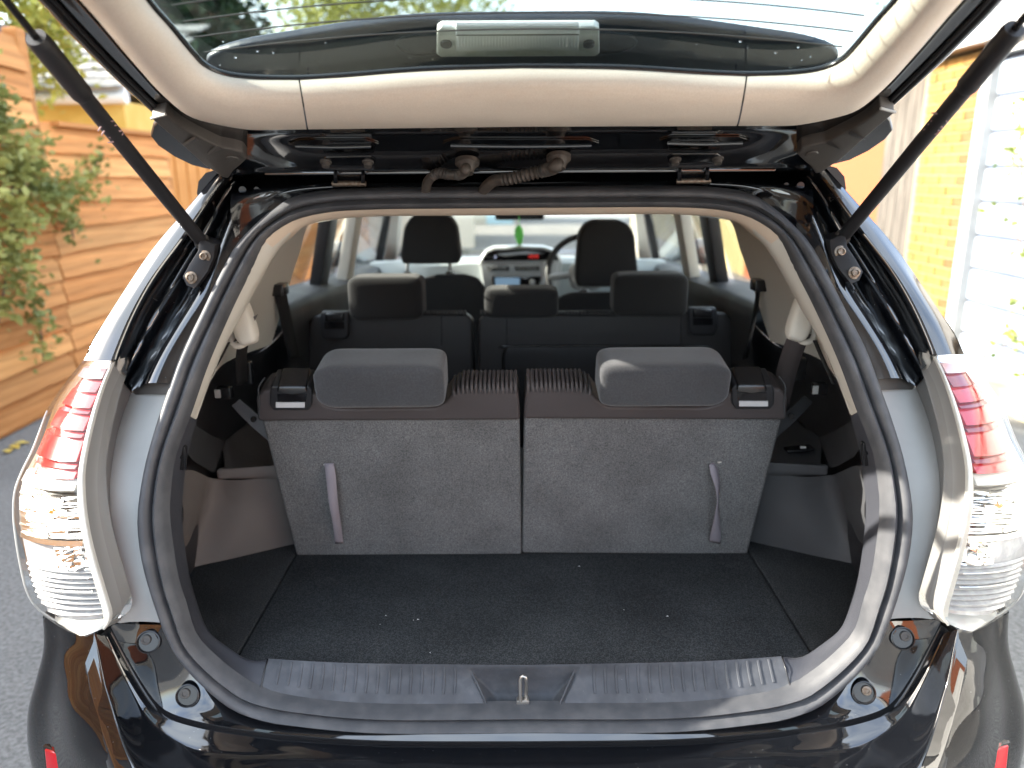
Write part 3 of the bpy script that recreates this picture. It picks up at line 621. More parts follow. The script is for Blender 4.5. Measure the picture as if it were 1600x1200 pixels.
# ------------------------------------------------------------------ tail lamps
RIM = [(177, 566, 1.262), (165, 593, 1.24), (154, 625, 1.212), (145, 658, 1.187), (137, 692, 1.165), (131, 725, 1.146), (129, 750, 1.133), (131, 790, 1.117), (135, 820, 1.108), (141, 850, 1.102), (149, 880, 1.098), (158, 910, 1.095), (167, 940, 1.092), (172, 958, 1.092), (170, 972, 1.093), (163, 982, 1.095)]
BRK = [(205, 614, 1.315), (202, 622, 1.305), (195, 640, 1.29), (187, 665, 1.268), (180, 695, 1.243), (175, 725, 1.22), (172, 756, 1.20), (172, 790, 1.185), (175, 820, 1.176), (180, 850, 1.168), (187, 885, 1.16), (193, 912, 1.155), (197, 935, 1.15), (196, 955, 1.148), (190, 966, 1.147), (183, 973, 1.146)]
SIL = [(130, 563, 1.335), (108, 590, 1.315), (90, 614, 1.298), (74, 640, 1.28), (62, 672, 1.262), (50, 703, 1.245), (33, 737, 1.23), (22, 768, 1.215), (20, 805, 1.20), (24, 845, 1.19), (31, 885, 1.182), (40, 922, 1.175), (54, 947, 1.168), (76, 964, 1.155), (108, 978, 1.13), (143, 988, 1.108)]
PALER = M('pale_glare_red', (.62, .40, .40), .15, spec=.6)  # pinkish top of the lens, paled further for the sun glare on it
SILVF = M('chrome_facet', (.80, .80, .79), .2, metal=1)
rim = [at(*p) for p in RIM]; brk = [at(*p) for p in BRK]; sil = [at(*p) for p in SIL]
NR = 64
rimc = crv(rim, NR); rimc_ = rimc; silr = crv(sil, 400)
_rr = [prj(p)[1] for p in silr]
silc = []
for p in rimc_:
    r_ = prj(p)[1]; tr = interp([(566, 563), (600, 585), (640, 618), (900, 877), (940, 918), (958, 938), (972, 965), (983, 988)], r_)
    silc.append(silr[min(range(400), key=lambda i: abs(_rr[i]-tr))])
brkc = crv(brk, NR)
def lens(t, s, d=0.0):
    k = t*(NR-1); i = min(int(k), NR-2); f = k-i
    a = rimc[i].lerp(rimc[i+1], f); b = silc[i].lerp(silc[i+1], f)
    p = a.lerp(b, s); bl = 4*s*(1-s)
    p = p+Vector((-.008*bl, -.022*bl, 0))
    d = d*(1-.72*s*s)
    return p+Vector((.35*d, d*.93, 0))
rimo = [p+Vector((-.004, -.005, 0)) for p in rimc]
house_rows = [[rimc[i].lerp(brkc[i], f) for i in range(NR)] for f in [k/8 for k in range(9)]]
lh = grid('lamp_housing', house_rows, HOUS, CAR, ang=60); lhr = mir(lh)
flat_out = S([(252, 600), (250, 616), (247, 645), (240, 680), (228, 730), (219, 797), (222, 850), (233, 900), (247, 945), (258, 979)], .006)
fo = crv(flat_out, NR)
fo = [p+Vector((.012, .006, 0)) for p in fo]
brk2 = [p+Vector((.003, .0, 0)) for p in brkc]
jr = [[brkc[i].lerp(fo[i], f)+Vector((0, (-.002 if f == .06 else 0)+.006*math.sin(math.pi*f), 0)) for i in range(NR)] for f in (0, .06, .2, .4, .6, .8, 1)]
pnl = grid('lamp_surround', jr, GREYP, CAR, ang=60); pnlr = mir(pnl)
both(loft('surround_top_edge', [[at(205, 612, 1.318), at(229, 598, 1.285), at(270, 599, 1.262)], [at(206, 617, 1.312), at(230, 616, 1.283), at(268, 617, 1.252)]], DGREY, CAR, n=14, m=4))
for sx in (-1, 1):
    def mm(p): return Vector((p.x*-sx, p.y, p.z))
    rows = [[mm(lens(t/60, s/16)) for t in range(61)] for s in range(17)]
    rows.append([mm(Vector((p.x+.012, p.y+.10, p.z))) for p in crv(sil, 61)])
    lampm = grid('tail_lamp', rows, LENS, CAR, ang=70)
    lampm['label'] = ('left' if sx < 0 else 'right')+' wrap-round tail lamp with red upper and clear lower lens'
    back = [[mm(lens(t/60, s/16, .045)) for t in range(61)] for s in range(17)]
    grid('reflector', back, SILV, lampm, ang=70)
    # pale light pipe along the inner rim and round the foot
    bz = [[mm(lens(t/60, s, d)) for t in range(61)] for s, d in ((0, .0), (.004, .006), (.05, .010), (.10, .012), (.125, .016), (.135, .045))]
    grid('rim_bezel', bz, BEZEL, lampm, ang=50)
    tube('rim_edge', [mm(lens(t/40, .0, -.001)) for t in range(41)], .0022, BEZEL, lampm, k=8)
    tube('outer_edge', [mm(lens(.25+t/53, .985, .002)) for t in range(41)], .0016, BEZEL, lampm, k=8)
    grid('foot_bezel', [[mm(lens(t_, s/16, d_)) for s in range(17)] for t_, d_ in ((.965, .03), (.968, .008), (.98, .004), (.995, .002))], BEZEL, lampm, ang=50)
    # red stepped blocks
    def block(name, t0, t1, s0, s1, d0, d1, mt, sub=6):
        fr = []
        for a in range(sub+1):
            t = t0+(t1-t0)*a/sub
            fr.append([mm(lens(t, s0+(s1-s0)*b/6, d0+(d1-d0)*a/sub)) for b in range(7)])
        bot = [mm(lens(t1, s0+(s1-s0)*b/6, .043)) for b in range(7)]; topr = [mm(lens(t0, s0+(s1-s0)*b/6, .043)) for b in range(7)]
        o = grid(name, [topr]+fr+[bot], mt, lampm, ang=25)
        for sE in (s0, s1):
            e = [[mm(lens(t0+(t1-t0)*a/sub, sE, d0+(d1-d0)*a/sub)) for a in range(sub+1)], [mm(lens(t0+(t1-t0)*a/sub, sE, .043)) for a in range(sub+1)]]
            grid(name, e, mt, lampm, ang=25)
    block('pale_glare_lens', .03, .075, .15, .70, .016, .014, PALER)
    for k, (t0, t1, s0, s1, mt) in enumerate(((.078, .135, .15, .58, REDD), (.135, .20, .15, .66, REDL), (.20, .222, .15, .62, REDD), (.222, .285, .15, .72, REDL), (.285, .31, .15, .68, REDD), (.31, .395, .15, .84, REDL), (.395, .42, .15, .80, REDD), (.42, .455, .15, .70, REDL))):
        block('red_lens', t0, t1-.002, s0, s1, .021, .013, mt)
    block('silver_bar', .458, .492, .14, .93, .020, .012, BEZEL)
    # ribbed indicator reflector, amber bulb behind it
    rf = random.Random(11)
    def facets(name, t0, t1, s0, s1, nt_, ns_, d0, amp, mt):      # moulded reflector: many small tilted steps
        V = []; Fc = []
        for a_ in range(nt_):
            off = rf.uniform(-.4, .4)
            for b_ in range(ns_):
                ta, tb = t0+(t1-t0)*a_/nt_, t0+(t1-t0)*(a_+.9)/nt_
                sa, sb2 = s0+(s1-s0)*max(0, b_+off)/ns_, s0+(s1-s0)*min(ns_, b_+1+off)/ns_
                if b_ == 0: sa = s0
                if b_ == ns_-1: sb2 = s1
                i0 = len(V)
                V += [mm(lens(ta, sa, d0+rf.uniform(-1, 1)*amp)), mm(lens(ta, sb2, d0+rf.uniform(-1, 1)*amp)), mm(lens(tb, sb2, d0-.004+rf.uniform(-1, 1)*amp)), mm(lens(tb, sa, d0-.004+rf.uniform(-1, 1)*amp))]
                Fc.append((i0, i0+1, i0+2, i0+3))
        return frompy(name, V, Fc, mt, lampm, False)
    facets('indicator_reflector', .497, .668, .14, .93, 17, 4, .026, .0022, SILVF)
    facets('upper_reflector', .692, .78, .13, .45, 6, 4, .025, .0035, SILVF)
    for s_, t_ in ((.42, .575),):
        cushion('amber_bulb', mm(lens(t_, s_, .032)), (.022, .018, .012), AMBER, lampm, .8, .8, None, 14, 10)
    block('clear_bar', .672, .690, .15, .92, .020, .018, SILV)
    cushion('bulb_bowl', mm(lens(.735, .30, .040)), (.05, .03, .034), SILV, lampm, .9, .9, None, 20, 14)
    crm = bpy.data.materials.get('clear_rib') or M('clear_rib', (.36, .36, .36), .18, spec=.7, rvar=.15, col2=(.46, .46, .45), nscale=60)
    grid('reversing_plate', [[mm(lens(.70+.27*a_/20, .14+(.80-.08*a_/20)*b_/10, .030)) for b_ in range(11)] for a_ in range(21)], crm, lampm, ang=60)
    for k in range(9):
        t = .79+k*.0195
        V = []
        for s in range(13):
            for dt, dd in ((-.006, .028), (0, .021), (.002, .028)): V.append(mm(lens(t+dt, .15+(.76-.06*k/9)*s/12, dd)))
        frompy('reversing_rib', V, [(i*3+j, i*3+j+1, i*3+j+4, i*3+j+3) for i in range(12) for j in range(2)], crm, lampm, False)
    for k in (1, 4):
        t = .80+k*.0165-.008
        tube('tooth_row', [mm(lens(t+.0022*(s % 2), .18+.58*s/44, .020)) for s in range(45)], .0010, SILV, lampm, k=5)
_b0 = [Vector((p.x+.012, p.y+.10, p.z)) for p in crv(sil, NR)]
both(grid('lamp_light_block', [_b0, [a.lerp(b, .5)+Vector((0, .05, 0)) for a, b in zip(_b0, fo)], [p+Vector((-.012, .03, 0)) for p in fo]], PAINT_IN, CAR))  # unseen sheet added behind the lamp to block sun leaking through the lens
# ------------------------------------------------------------------ lower rear panel, bumper
C0 = [at(*p) for p in ((173, 979, 1.142), (188, 1008, 1.14), (204, 1037, 1.136), (218, 1060, 1.13), (233, 1083, 1.123), (245, 1098, 1.118), (259, 1110, 1.112), (280, 1119, 1.106), (305, 1126, 1.101), (337, 1133, 1.098), (390, 1141, 1.101), (450, 1148, 1.104), (600, 1157, 1.105), (815, 1158, 1.105))]
SO = S([(256, 977), (262, 985), (275, 1011), (285, 1027), (300, 1045), (319, 1065), (340, 1084), (360, 1099), (380, 1109), (401, 1117), (425, 1123), (460, 1129), (600, 1141), (815, 1140)], .004)
T0 = [p for p in C0]
nC = 50
sow = fullline(crv([at(184, 974, 1.146), at(222, 976, 1.152)]+SO, nC)); c0 = fullline(crv(C0, nC))
midr = [a.lerp(b, .5)+Vector((0, .001, .001)) for a, b in zip(crv(sow, 120), crv(c0, 120))]
lp = loft('lower_rear_panel', [sow, midr, c0], PAINT, CAR, n=120, m=12, ang=70)
for sx in (-1, 1):
    for (px, py, Y, rr) in ((232, 1003, 1.137, .0185), (293, 1087, 1.116, .0185)):
        p = at(px, py, Y); p = Vector((p.x*-sx, p.y, p.z)); ax = Vector((.15*sx*-1, -.9, .36)).normalized()
        rc = lathe('buffer_recess', [(rr*1.06, -.001), (rr*1.04, .0025), (rr*.95, .003), (rr*.86, -.001), (rr*.8, -.02), (0, -.021)], p, ax, BLK2, CAR, 32)
        q = p+ax*-.006+Vector((.004*sx, 0, .004))
        lathe('buffer_bolt', [(.0125, -.012), (.0125, -.002), (.0115, 0), (.0085, .0005), (.0085, .006), (.0075, .0075), (.0045, .0078), (.004, .006), (0, .006)], q, ax, RUST if (sx > 0 and px > 250) else DGREY, rc, 24)
# dark gap, then the bumper
gap = [p+Vector((0, -.002, -.012)) for p in c0]; gap2 = [p+Vector((0, -.012, -.014)) for p in c0]
loft('bumper_gap', [c0, gap, gap2], BLK2, CAR, n=120, m=6)
B0 = fullline(crv([p+Vector((-.002 if p.x < -.6 else 0, -.008, -.006)) for p in C0], nC))
C1 = [at(*p) for p in ((147, 990, 1.105), (154, 1022, 1.092), (163, 1069, 1.072), (169, 1090, 1.062), (175, 1110, 1.052), (182, 1135, 1.04), (190, 1160, 1.026), (200, 1186, 1.01), (214, 1212, .992), (240, 1236, .975), (290, 1250, .962), (370, 1258, .955), (560, 1264, .950), (815, 1266, .948))]
C1f = fullline(crv(C1, nC))
def bl(f, dz, dy): return [a.lerp(b, f)+Vector((0, dy, dz)) for a, b in zip(crv(B0, 120), crv(C1f, 120))]
side_low = fullline(crv([p+Vector((-.012, -.02, -.10)) for p in C1], nC))
bottom = fullline(crv([Vector((p.x*.99, p.y+.06, .22)) for p in C1], nC))
bp_ = loft('rear_bumper', [B0, bl(.1, -.004, -.002), bl(.3, -.008, .004), bl(.6, -.006, .002), bl(.9, .001, -.001), C1f, [p+Vector((0, -.006, -.012)) for p in crv(C1f, 120)]], PAINT, CAR, n=120, m=40, ang=70)
# rear face below the crest, out of frame
loft('bumper_face', [[p+Vector((0, -.006, -.012)) for p in crv(C1f, 120)], crv(side_low, 120), crv(bottom, 120)], PAINT, bp_, n=120, m=16)
# flared corners under the lamps
k0 = [at(*p) for p in ((146, 989, 1.107), (154, 1022, 1.091), (163, 1069, 1.071), (175, 1110, 1.051), (190, 1160, 1.025), (207, 1204, .998), (232, 1260, .985))]
k1 = [at(*p) for p in ((118, 983, 1.123), (119, 1022, 1.113), (118, 1069, 1.088), (116, 1110, 1.068), (119, 1160, 1.056), (131, 1204, 1.047), (150, 1260, 1.04))]
k2 = [at(*p) for p in ((88, 970, 1.150), (90, 1010, 1.148), (83, 1060, 1.142), (77, 1105, 1.135), (78, 1155, 1.125), (84, 1204, 1.115), (92, 1260, 1.11))]
k3 = [at(*p) for p in ((70, 958, 1.185), (72, 996, 1.19), (63, 1042, 1.195), (49, 1085, 1.195), (43, 1130, 1.195), (46, 1172, 1.19), (55, 1210, 1.19), )]+[at(70, 1262, 1.19)]
k3 = crv(k3, 7)
k4 = [p+Vector((.004, .16, 0)) for p in k3]; k5 = [p+Vector((.012, .45, -.01)) for p in k3]
BPAINT = M('bumper_paint', (.004, .0045, .0055), .03, spec=.45, coat=.25, specks=(75, .05, (.14, .145, .15)))
cr = loft('bumper_corner', [k0, k1, k2, k3, k4, k5], BPAINT, CAR, n=36, m=44, ang=80); both(cr)
for sx in (-1, 1):
    pr_ = [at(74, 1166, 1.130), at(92, 1172, 1.116), at(98, 1186, 1.110), at(104, 1240, 1.10), at(82, 1240, 1.118)]
    rfx = prism('rear_reflector', [Vector((p.x*-sx, p.y-.009, p.z)) for p in pr_], (0, .02, 0), REDL, CAR, .002)
    prism('reflector_frame', [Vector((p.x*-sx, p.y-.007, p.z)) for p in (at(70, 1162, 1.135), at(94, 1167, 1.119), at(102, 1184, 1.111), at(109, 1245, 1.10), at(78, 1245, 1.121))], (0, .02, 0), BLK2, rfx, .002)
# ------------------------------------------------------------------ body shell
def Lx(pts): return [Vector(p) for p in pts]
# quarter panel and sides below the windows
w0 = Lx([(-.735, 1.36, 1.10), (-.775, 1.6, 1.09), (-.82, 2.2, 1.07), (-.84, 3.0, 1.03), (-.84, 4.0, 1.00), (-.80, 4.7, .95)])
w1 = Lx([(-.765, 1.32, .95), (-.82, 1.6, .93), (-.865, 2.2, .92), (-.885, 3.0, .90), (-.885, 4.0, .87), (-.84, 4.9, .82)])
w2 = Lx([(-.775, 1.33, .70), (-.83, 1.6, .70), (-.88, 2.2, .68), (-.885, 3.0, .66), (-.885, 4.0, .65), (-.84, 5.0, .62)])
w3 = Lx([(-.76, 1.60, .28), (-.82, 1.7, .26), (-.86, 2.2, .22), (-.87, 3.0, .20), (-.87, 4.0, .20), (-.82, 5.0, .24)])
sdp = loft('body_side', [w0, w1, w2, w3], PAINT, CAR, n=40, m=16, ang=80); both(sdp)
both(loft('quarter_panel', [pO, [p+Vector((.004, .12, .004)) for p in pO], [p+Vector((.0, .30, .012)) for p in pO]], PAINT, CAR, n=30, m=8, ang=80))
# roof skin
roof = [Lx([(-.62+.10*abs(x) if False else x*w_, y, z-.05*abs(x)**2.5) for x in [i/10 for i in range(-10, 11)]]) for y, z, w_ in ((1.50, 1.485, .575), (1.62, 1.505, .58), (2.2, 1.545, .60), (3.0, 1.56, .60), (3.7, 1.53, .58), (4.0, 1.47, .57))]
loft('roof', roof, PAINT, CAR, n=41, m=20, ang=80)
hl = [Lx([(x*w_, y, z-.035*abs(x)**2.5) for x in [i/10 for i in range(-10, 11)]]) for y, z, w_ in ((1.56, 1.405, .53), (1.9, 1.435, .56), (2.6, 1.455, .57), (3.4, 1.45, .57), (3.92, 1.415, .55))]
loft('headlining', hl, LINER, CAR, n=41, m=16, ang=80)
for sx in (-1, 1):
    # roof rail side, pillars and window frames
    def bar(name, a, b, wy, wx, mt): 
        a = Vector(a); b = Vector(b); a.x *= -sx*-1 if False else 1
        P = [Vector((sx*abs(p.x), p.y, p.z)) for p in (a, b)]
        d = (P[1]-P[0]).normalized(); u = Vector((0, 1, 0)); u = (u-d*u.dot(d)).normalized(); v = d.cross(u)
        return prism(name, [P[0]-u*wy-v*wx, P[0]+u*wy-v*wx, P[0]+u*wy+v*wx, P[0]-u*wy+v*wx], P[1]-P[0], mt, CAR, .006)
    tube('roof_side_rail', [Vector((sx*.59, 1.55, 1.425)), Vector((sx*.605, 2.2, 1.46)), Vector((sx*.61, 3.0, 1.47)), Vector((sx*.60, 3.7, 1.44)), Vector((sx*.62, 4.05, 1.37))], .045, BLK, CAR, k=12, n=20)
    loft('roof_side_skin', [[Vector((sx*a, b, c)) for a, b, c in l] for l in (((.574, 1.50, 1.436), (.60, 2.2, 1.496), (.60, 3.0, 1.511), (.58, 3.7, 1.481), (.57, 4.0, 1.421)), ((.605, 1.48, 1.415), (.648, 2.2, 1.455), (.652, 3.0, 1.46), (.635, 3.7, 1.42), (.65, 4.05, 1.36)))], PAINT, CAR, n=20, m=6)
    bar('rear_door_pillar', (.71, 2.70, 1.06), (.605, 2.62, 1.45), .06, .02, BLK)
    bar('door_pillar_trim', (.69, 3.02, 1.02), (.59, 2.98, 1.45), .065, .02, BEIGE2)
    bar('front_door_frame', (.73, 3.18, 1.02), (.62, 3.12, 1.45), .05, .015, BLK)
    bar('windscreen_pillar', (.74, 4.55, .98), (.60, 3.95, 1.40), .04, .035, BEIGE2)
    bar('quarterlight_bar', (.74, 4.12, .98), (.62, 3.92, 1.40), .02, .02, BLK)
    # waist line of the door trims
    prof = [((.64, 1.98, 1.12), (.64, 2.4, 1.10), (.66, 3.0, 1.06), (.70, 4.2, 1.0)), ((.74, 1.9, 1.14), (.75, 2.4, 1.115), (.775, 3.0, 1.07), (.78, 4.2, 1.01))]
    prof.insert(0, ((.615, 2.0, 1.07), (.62, 2.4, 1.05), (.64, 3.0, 1.0), (.68, 4.2, .95)))
    prof.insert(0, ((.66, 2.0, .60), (.66, 2.4, .60), (.68, 3.0, .55), (.72, 4.2, .50)))
    loft('door_trim', [[Vector((sx*p[0], p[1], p[2])) for p in l] for l in prof], TRIM, CAR, n=20, m=24)
    # side glass
    def pane(y0, y1, z0a, z0b, z1):
        a = [(.745, y0, z0a), (.745, y1, z0b), (.60, y1, z1), (.585, y0, z1)]
        return prism('side_window', [Vector((sx*p[0], p[1], p[2])) for p in a], Vector((-sx*.004, 0, 0)), GLASS, CAR)
    pane(1.98, 2.62, 1.12, 1.085, 1.44); pane(2.76, 3.08, 1.08, 1.06, 1.45); pane(3.24, 4.05, 1.05, 1.0, 1.44)
    # door mirror
    mc = cushion('door_mirror', (sx*.93, 4.0, 1.06), (.20, .10, .13), PAINT, CAR, .6, .6)
    tube('mirror_arm', [(sx*.78, 4.02, 1.02), (sx*.86, 4.0, 1.04)], .02, BLK, mc, k=8)
    # wheels
    for yw in (2.05, 4.83):
        wl = lathe('wheel', [(.20, .0), (.27, .0), (.315, .02), (.32, .10), (.315, .19), (.27, .21), (.2, .21)], (sx*.655, yw, .32), (sx, 0, 0), M('tyre_rubber', (.02, .02, .02), .85, bump=(80, .3)) if 'tyre_rubber' not in bpy.data.materials else bpy.data.materials['tyre_rubber'], CAR, 40)
        lathe('rim', [(.2, .19), (.18, .15), (.05, .17), (0, .17)], (sx*.655, yw, .32), (sx, 0, 0), SILVP, wl, 30)
loft('windscreen', [Lx([(x*.70, 4.62-.10*abs(x)**2, .99) for x in (-1, -.5, 0, .5, 1)]), Lx([(x*.585, 4.02-.06*abs(x)**2, 1.42) for x in (-1, -.5, 0, .5, 1)])], GLASS, CAR, n=20, m=8, solid=.004)
bon = [Lx([(x*w_, y-.12*abs(x)**2, z-.05*abs(x)**2) for x in (-1, -.5, 0, .5, 1)]) for y, z, w_ in ((4.62, .97, .78), (5.0, .90, .78), (5.4, .78, .74), (5.62, .62, .70), (5.66, .25, .70))]
loft('bonnet', bon, PAINT, CAR, n=24, m=20)
boxto('under_body', (-.78, 1.5, .18), (.78, 5.4, .26), BLK, CAR)
boxto('cabin_floor', (-.72, 1.62, .40), (.72, 4.3, .44), BLK, CAR)
# ------------------------------------------------------------------ tailgate
TA = rad(24); GP0 = Vector((0, 1.42, 1.468)); gs = Vector((0, -math.cos(TA), math.sin(TA))); gn = Vector((0, -math.sin(TA), -math.cos(TA)))
def G(px, py, d=0.0): return onp(px, py, GP0+gn*d, gn)
def T(x, s, d=0.0): return GP0+Vector((x, 0, 0))+gs*s+gn*d
inE = [(800, 105), (700, 108), (625, 112), (540, 119), (467, 123.5), (400, 122.5), (353, 117), (320, 103), (300, 83), (267, 43), (230, 0)]
ouE = [(800, 198), (640, 200), (480, 202), (420, 203), (383, 202), (333, 193), (293, 180), (253, 147), (213, 103), (160, 40), (125, 0)]
ie = [G(x, y) for x, y in inE]+[T(-.438, .56), T(-.438, .62)]
oe = [G(x, y) for x, y in ouE]+[T(-.522, .56), T(-.527, .62)]
for l in (ie, oe): l[0].x = 0
def vsh(p, d):                                   # same outline, on the plane d below the gate plane
    v = p-CAM; return CAM+v*((GP0+gn*d-CAM).dot(gn)/v.dot(gn))
def gband(name, A, B, prof, mt, par, n=40, full=False, m=0, ang=60):
    a = crv(A, n); b = crv(B, n); rows = []
    for f, d in prof:
        r = [vsh(p.lerp(q_, f), d) for p, q_ in zip(a, b)]
        if full: r = [Vector((-p.x, p.y, p.z)) for p in r[:0:-1]]+r
        rows.append(r)
    if m:
        cols = [crv([r[j] for r in rows], m) for j in range(len(rows[0]))]
        rows = [[cols[j][i] for j in range(len(cols))] for i in range(m)]
    return grid(name, rows, mt, par, False, ang)
# black inner frame of the gate
edge = [(812, 269), (640, 269), (520, 270), (420, 272), (380, 273), (352, 272), (300, 231), (267, 202), (233, 171), (167, 110), (100, 43), (60, 0)]
ed = [G(x, y) for x, y in edge]+[T(-.585, .56), T(-.59, .62)]; ed[0].x = 0
gate = gband('tailgate', oe, ed, ((-.06, -.02), (-.03, .006), (.02, .006), (.12, .001), (.35, .0), (.6, -.001), (.85, -.004), (1.0, -.004), (1.02, -.03), (.99, -.075), (.80, -.082)), PAINT, CAR, 70, True, 50)
gate['label'] = 'raised tailgate with beige inner trim and rear window'
# inner trim: centre piece and two side pieces
ci = [G(800, 105), G(700, 108), G(625, 112), G(540, 119), G(468.5, 123.5)]; cu_ = [G(800, 198), G(700, 199.3), G(640, 200), G(560, 201.2), G(481.5, 202)]
for l in (ci, cu_): l[0].x = 0
tp = ((0, -.008), (.0, .004), (.05, .015), (.22, .033), (.5, .046), (.8, .046), (.95, .034), (1.0, .014), (1.0, -.004))
gband('centre_trim', ci, cu_, tp, BEIGE, gate, 30, True, 26)
si = [G(466, 123.5), G(400, 122.5), G(353, 117), G(320, 103), G(300, 83), G(267, 43), G(230, 0), T(-.438, .56), T(-.438, .66)]
su = [G(479, 202), G(420, 203), G(383, 202), G(333, 193), G(293, 180), G(253, 147), G(213, 103), G(160, 40), G(125, 0), T(-.522, .56), T(-.53, .66)]
st = gband('side_trim', si, su, tp, BEIGE, gate, 60, False, 26); both(st)
# rubber rim of the glass
rr_ = [vsh(p, .006) for p in crv(ie, 70)]
tube('glass_rim', [Vector((-p.x, p.y, p.z)) for p in rr_[:0:-1]]+rr_, .0055, BLK2, gate, k=8)
# rear window, slightly bowed
def bow(x): return -.012+.05*x*x
grow = []
for s in [i/14 for i in range(15)]:
    grow.append([T(x, .20+.47*s, bow(x)-.006-.01*math.sin(math.pi*s)) for x in [-.47+.94*i/24 for i in range(25)]])
gl = grid('rear_window', grow, GLASSR, gate, ang=80, solid=.004)
for k in range(9):
    s = .37+k*.033
    tube('heater_line', [T(x, s-.035*(x/.45)**2, bow(x)-.006-.01*math.sin(math.pi*(s-.2)/.47)+.0025) for x in [-.43+.86*i/20 for i in range(21)]], .0010, DGREY, gate, k=4)
# rubber weather strips along the gate edges
for sx in (-1, 1):
    for f, r_ in ((.80, .004), (.62, .003)):
        a = crv(oe, 70); b = crv(ed, 70)
        tube('edge_strip', [Vector((p.lerp(q_, f).x*-sx, p.lerp(q_, f).y, p.lerp(q_, f).z))+gn*.0015 for p, q_ in list(zip(a, b))[44:]], r_, BLK, gate, k=8)
# pressed slots in the frame
for x0, x1, y in ((692, 936, 223), (450, 592, 224), (1030, 1172, 219)):
    o_ = [G(x0, y, .0015), G(x0+18, y-6, .0015), G(x1-18, y-6, .0015), G(x1, y, .0015), G(x1-20, y+6, .002), G(x0+20, y+6, .002)]
    sl = prism('frame_slot', o_, gn*.001, PAINT_IN, gate, 0)
    tube('slot_lip', [G(x0+12, y+5, .003), G((x0+x1)/2, y+6.5, .003), G(x1-12, y+5, .003)], .0032, PAINT, gate, k=8, n=12)
box('gate_stiffener', (.92, .010, .006), G(812, 268, -.002), PAINT_IN, gate, .002)
# end mouldings and hinge plates
bpts = [(236, 186), (259, 179), (270, 190), (285, 201), (310, 215), (343, 231), (366, 235), (379, 239), (386, 249), (374, 260), (364, 268), (357, 279), (347, 277), (317, 257), (285, 228)]
for sx in (-1, 1):
    def gm(px, py, d): p = G(px, py, d); return Vector((p.x*-sx, p.y, p.z))
    bk = prism('end_moulding', [gm(x, y, .020) for x, y in bpts], gn*-.03, DGREY, gate, .004, 3)
    c = gm(363.5, 247.5, .021); lathe('moulding_plug', [(0, .0025), (.0095, .0025), (.0105, 0)], c, gn, DGREY, gate, 20)
    for a, b in (((285, 225), (307, 218)), ((323, 240), (342, 232))):
        prism('moulding_rib', [gm(a[0], a[1], .020), gm(b[0], b[1], .020), gm(b[0]-4, b[1]-5, .026)], gn*.002+Vector((.004, 0, 0)), DGREY, gate)
    tube('moulding_lip', [gm(236, 185, .021), gm(259, 178.5, .021)], .0022, GREYP, gate, k=6)
    # hinge
    hx = (545 if sx < 0 else 545)
    hg = prism('gate_hinge', [gm(505, 262, .012), gm(502, 248, .012), gm(510, 242, .012), gm(580, 241, .012), gm(588, 247, .012), gm(584, 262, .012)], gn*.005, PAINT_IN, CAR, .002)
    for x in (509, 575):
        lathe('hinge_bolt', [(.010, 0), (.010, .003), (.0065, .0035), (.0065, .010), (.004, .0105), (0, .009)], gm(x, 252, .016), gn, DGREY, hg, 18)
    def hp_(px, py, Y): p = at(px, py, Y); return Vector((p.x*-sx, p.y, p.z))
    for xa in (524, 567):
        prism('hinge_arm', [hp_(xa-3, 259, 1.40), hp_(xa+3, 259, 1.40), hp_(xa+3, 292, 1.46), hp_(xa-3, 292, 1.46)], (0, .03, .004), PAINT_IN, hg, .001)
    prism('hinge_leaf', [hp_(528, 262, 1.42), hp_(563, 262, 1.42), hp_(563, 290, 1.478), hp_(528, 290, 1.478)], (0, .006, 0), PAINT_IN, hg, .001)
    tube('hinge_pin', [hp_(519, 287, 1.455), hp_(572, 287, 1.455)], .005, RUST, hg, k=10)
    prism('hinge_marking', [hp_(538, 262, 1.414), hp_(551, 261, 1.414), hp_(551, 263.5, 1.416), hp_(538, 264.5, 1.416)], (0, .001, 0), WHITE, hg)
# spoiler seen through the glass, its ends beyond the gate
arc = [(809, 30), (677, 32), (581, 40), (450, 60), (367, 75), (322, 96)]
SPD = -.075
spl_ = [G(x, y, SPD) for x, y in arc]; spl_[0].x = 0
ends = [G(x, y, SPD) for x, y in ((239, 200), (235, 214), (246, 228), (271, 245), (300, 259), (330, 266))]
lobe_t = G(262, 165, SPD)
half = [spl_[0]]+spl_[1:]+[T(-.48, .16, SPD), T(-.50, .10, SPD), T(-.50, -.02, SPD), T(-.3, -.045, SPD), T(0, -.045, SPD)]
lobe = prism('spoiler_end', [T(-.503, .15, SPD), T(-.55, .13, SPD)]+ends+[T(-.503, -.03, SPD)], gn*-.014, BLK2, gate, .005, 3); both(lobe)
lw_ = crv(half[:7], 30)+half[7:]
out_l = lw_+[Vector((-p.x, p.y, p.z)) for p in lw_[-2:0:-1]]
SPOIL = M('spoiler_paint', (.018, .026, .045), .30, spec=.45, rvar=.2, col2=(.030, .042, .066), nscale=9, specks=(60, .03, (.2, .22, .25)))
spo = prism('roof_spoiler', out_l, gn*-.014, SPOIL, gate, .005, 3)
rd = random.Random(5); dv_ = []; df_ = []
for _i in range(46):
    c_ = G(rd.uniform(340, 1290), rd.uniform(62, 120), -.016); r_ = rd.uniform(.0009, .0021); b0 = len(dv_)
    for a_ in range(3):
        for k_ in range(8): dv_.append(c_+Vector((math.cos(k_*.785), 0, 0))*r_*(1, .8, .3)[a_]+gs*math.sin(k_*.785)*r_*(1, .8, .3)[a_]+gn*r_*(0, .5, .8)[a_])
    for a_ in range(2):
        for k_ in range(8): df_.append((b0+a_*8+k_, b0+a_*8+(k_+1) % 8, b0+a_*8+8+(k_+1) % 8, b0+a_*8+8+k_))
    df_.append(tuple(b0+16+k_ for k_ in range(8)))
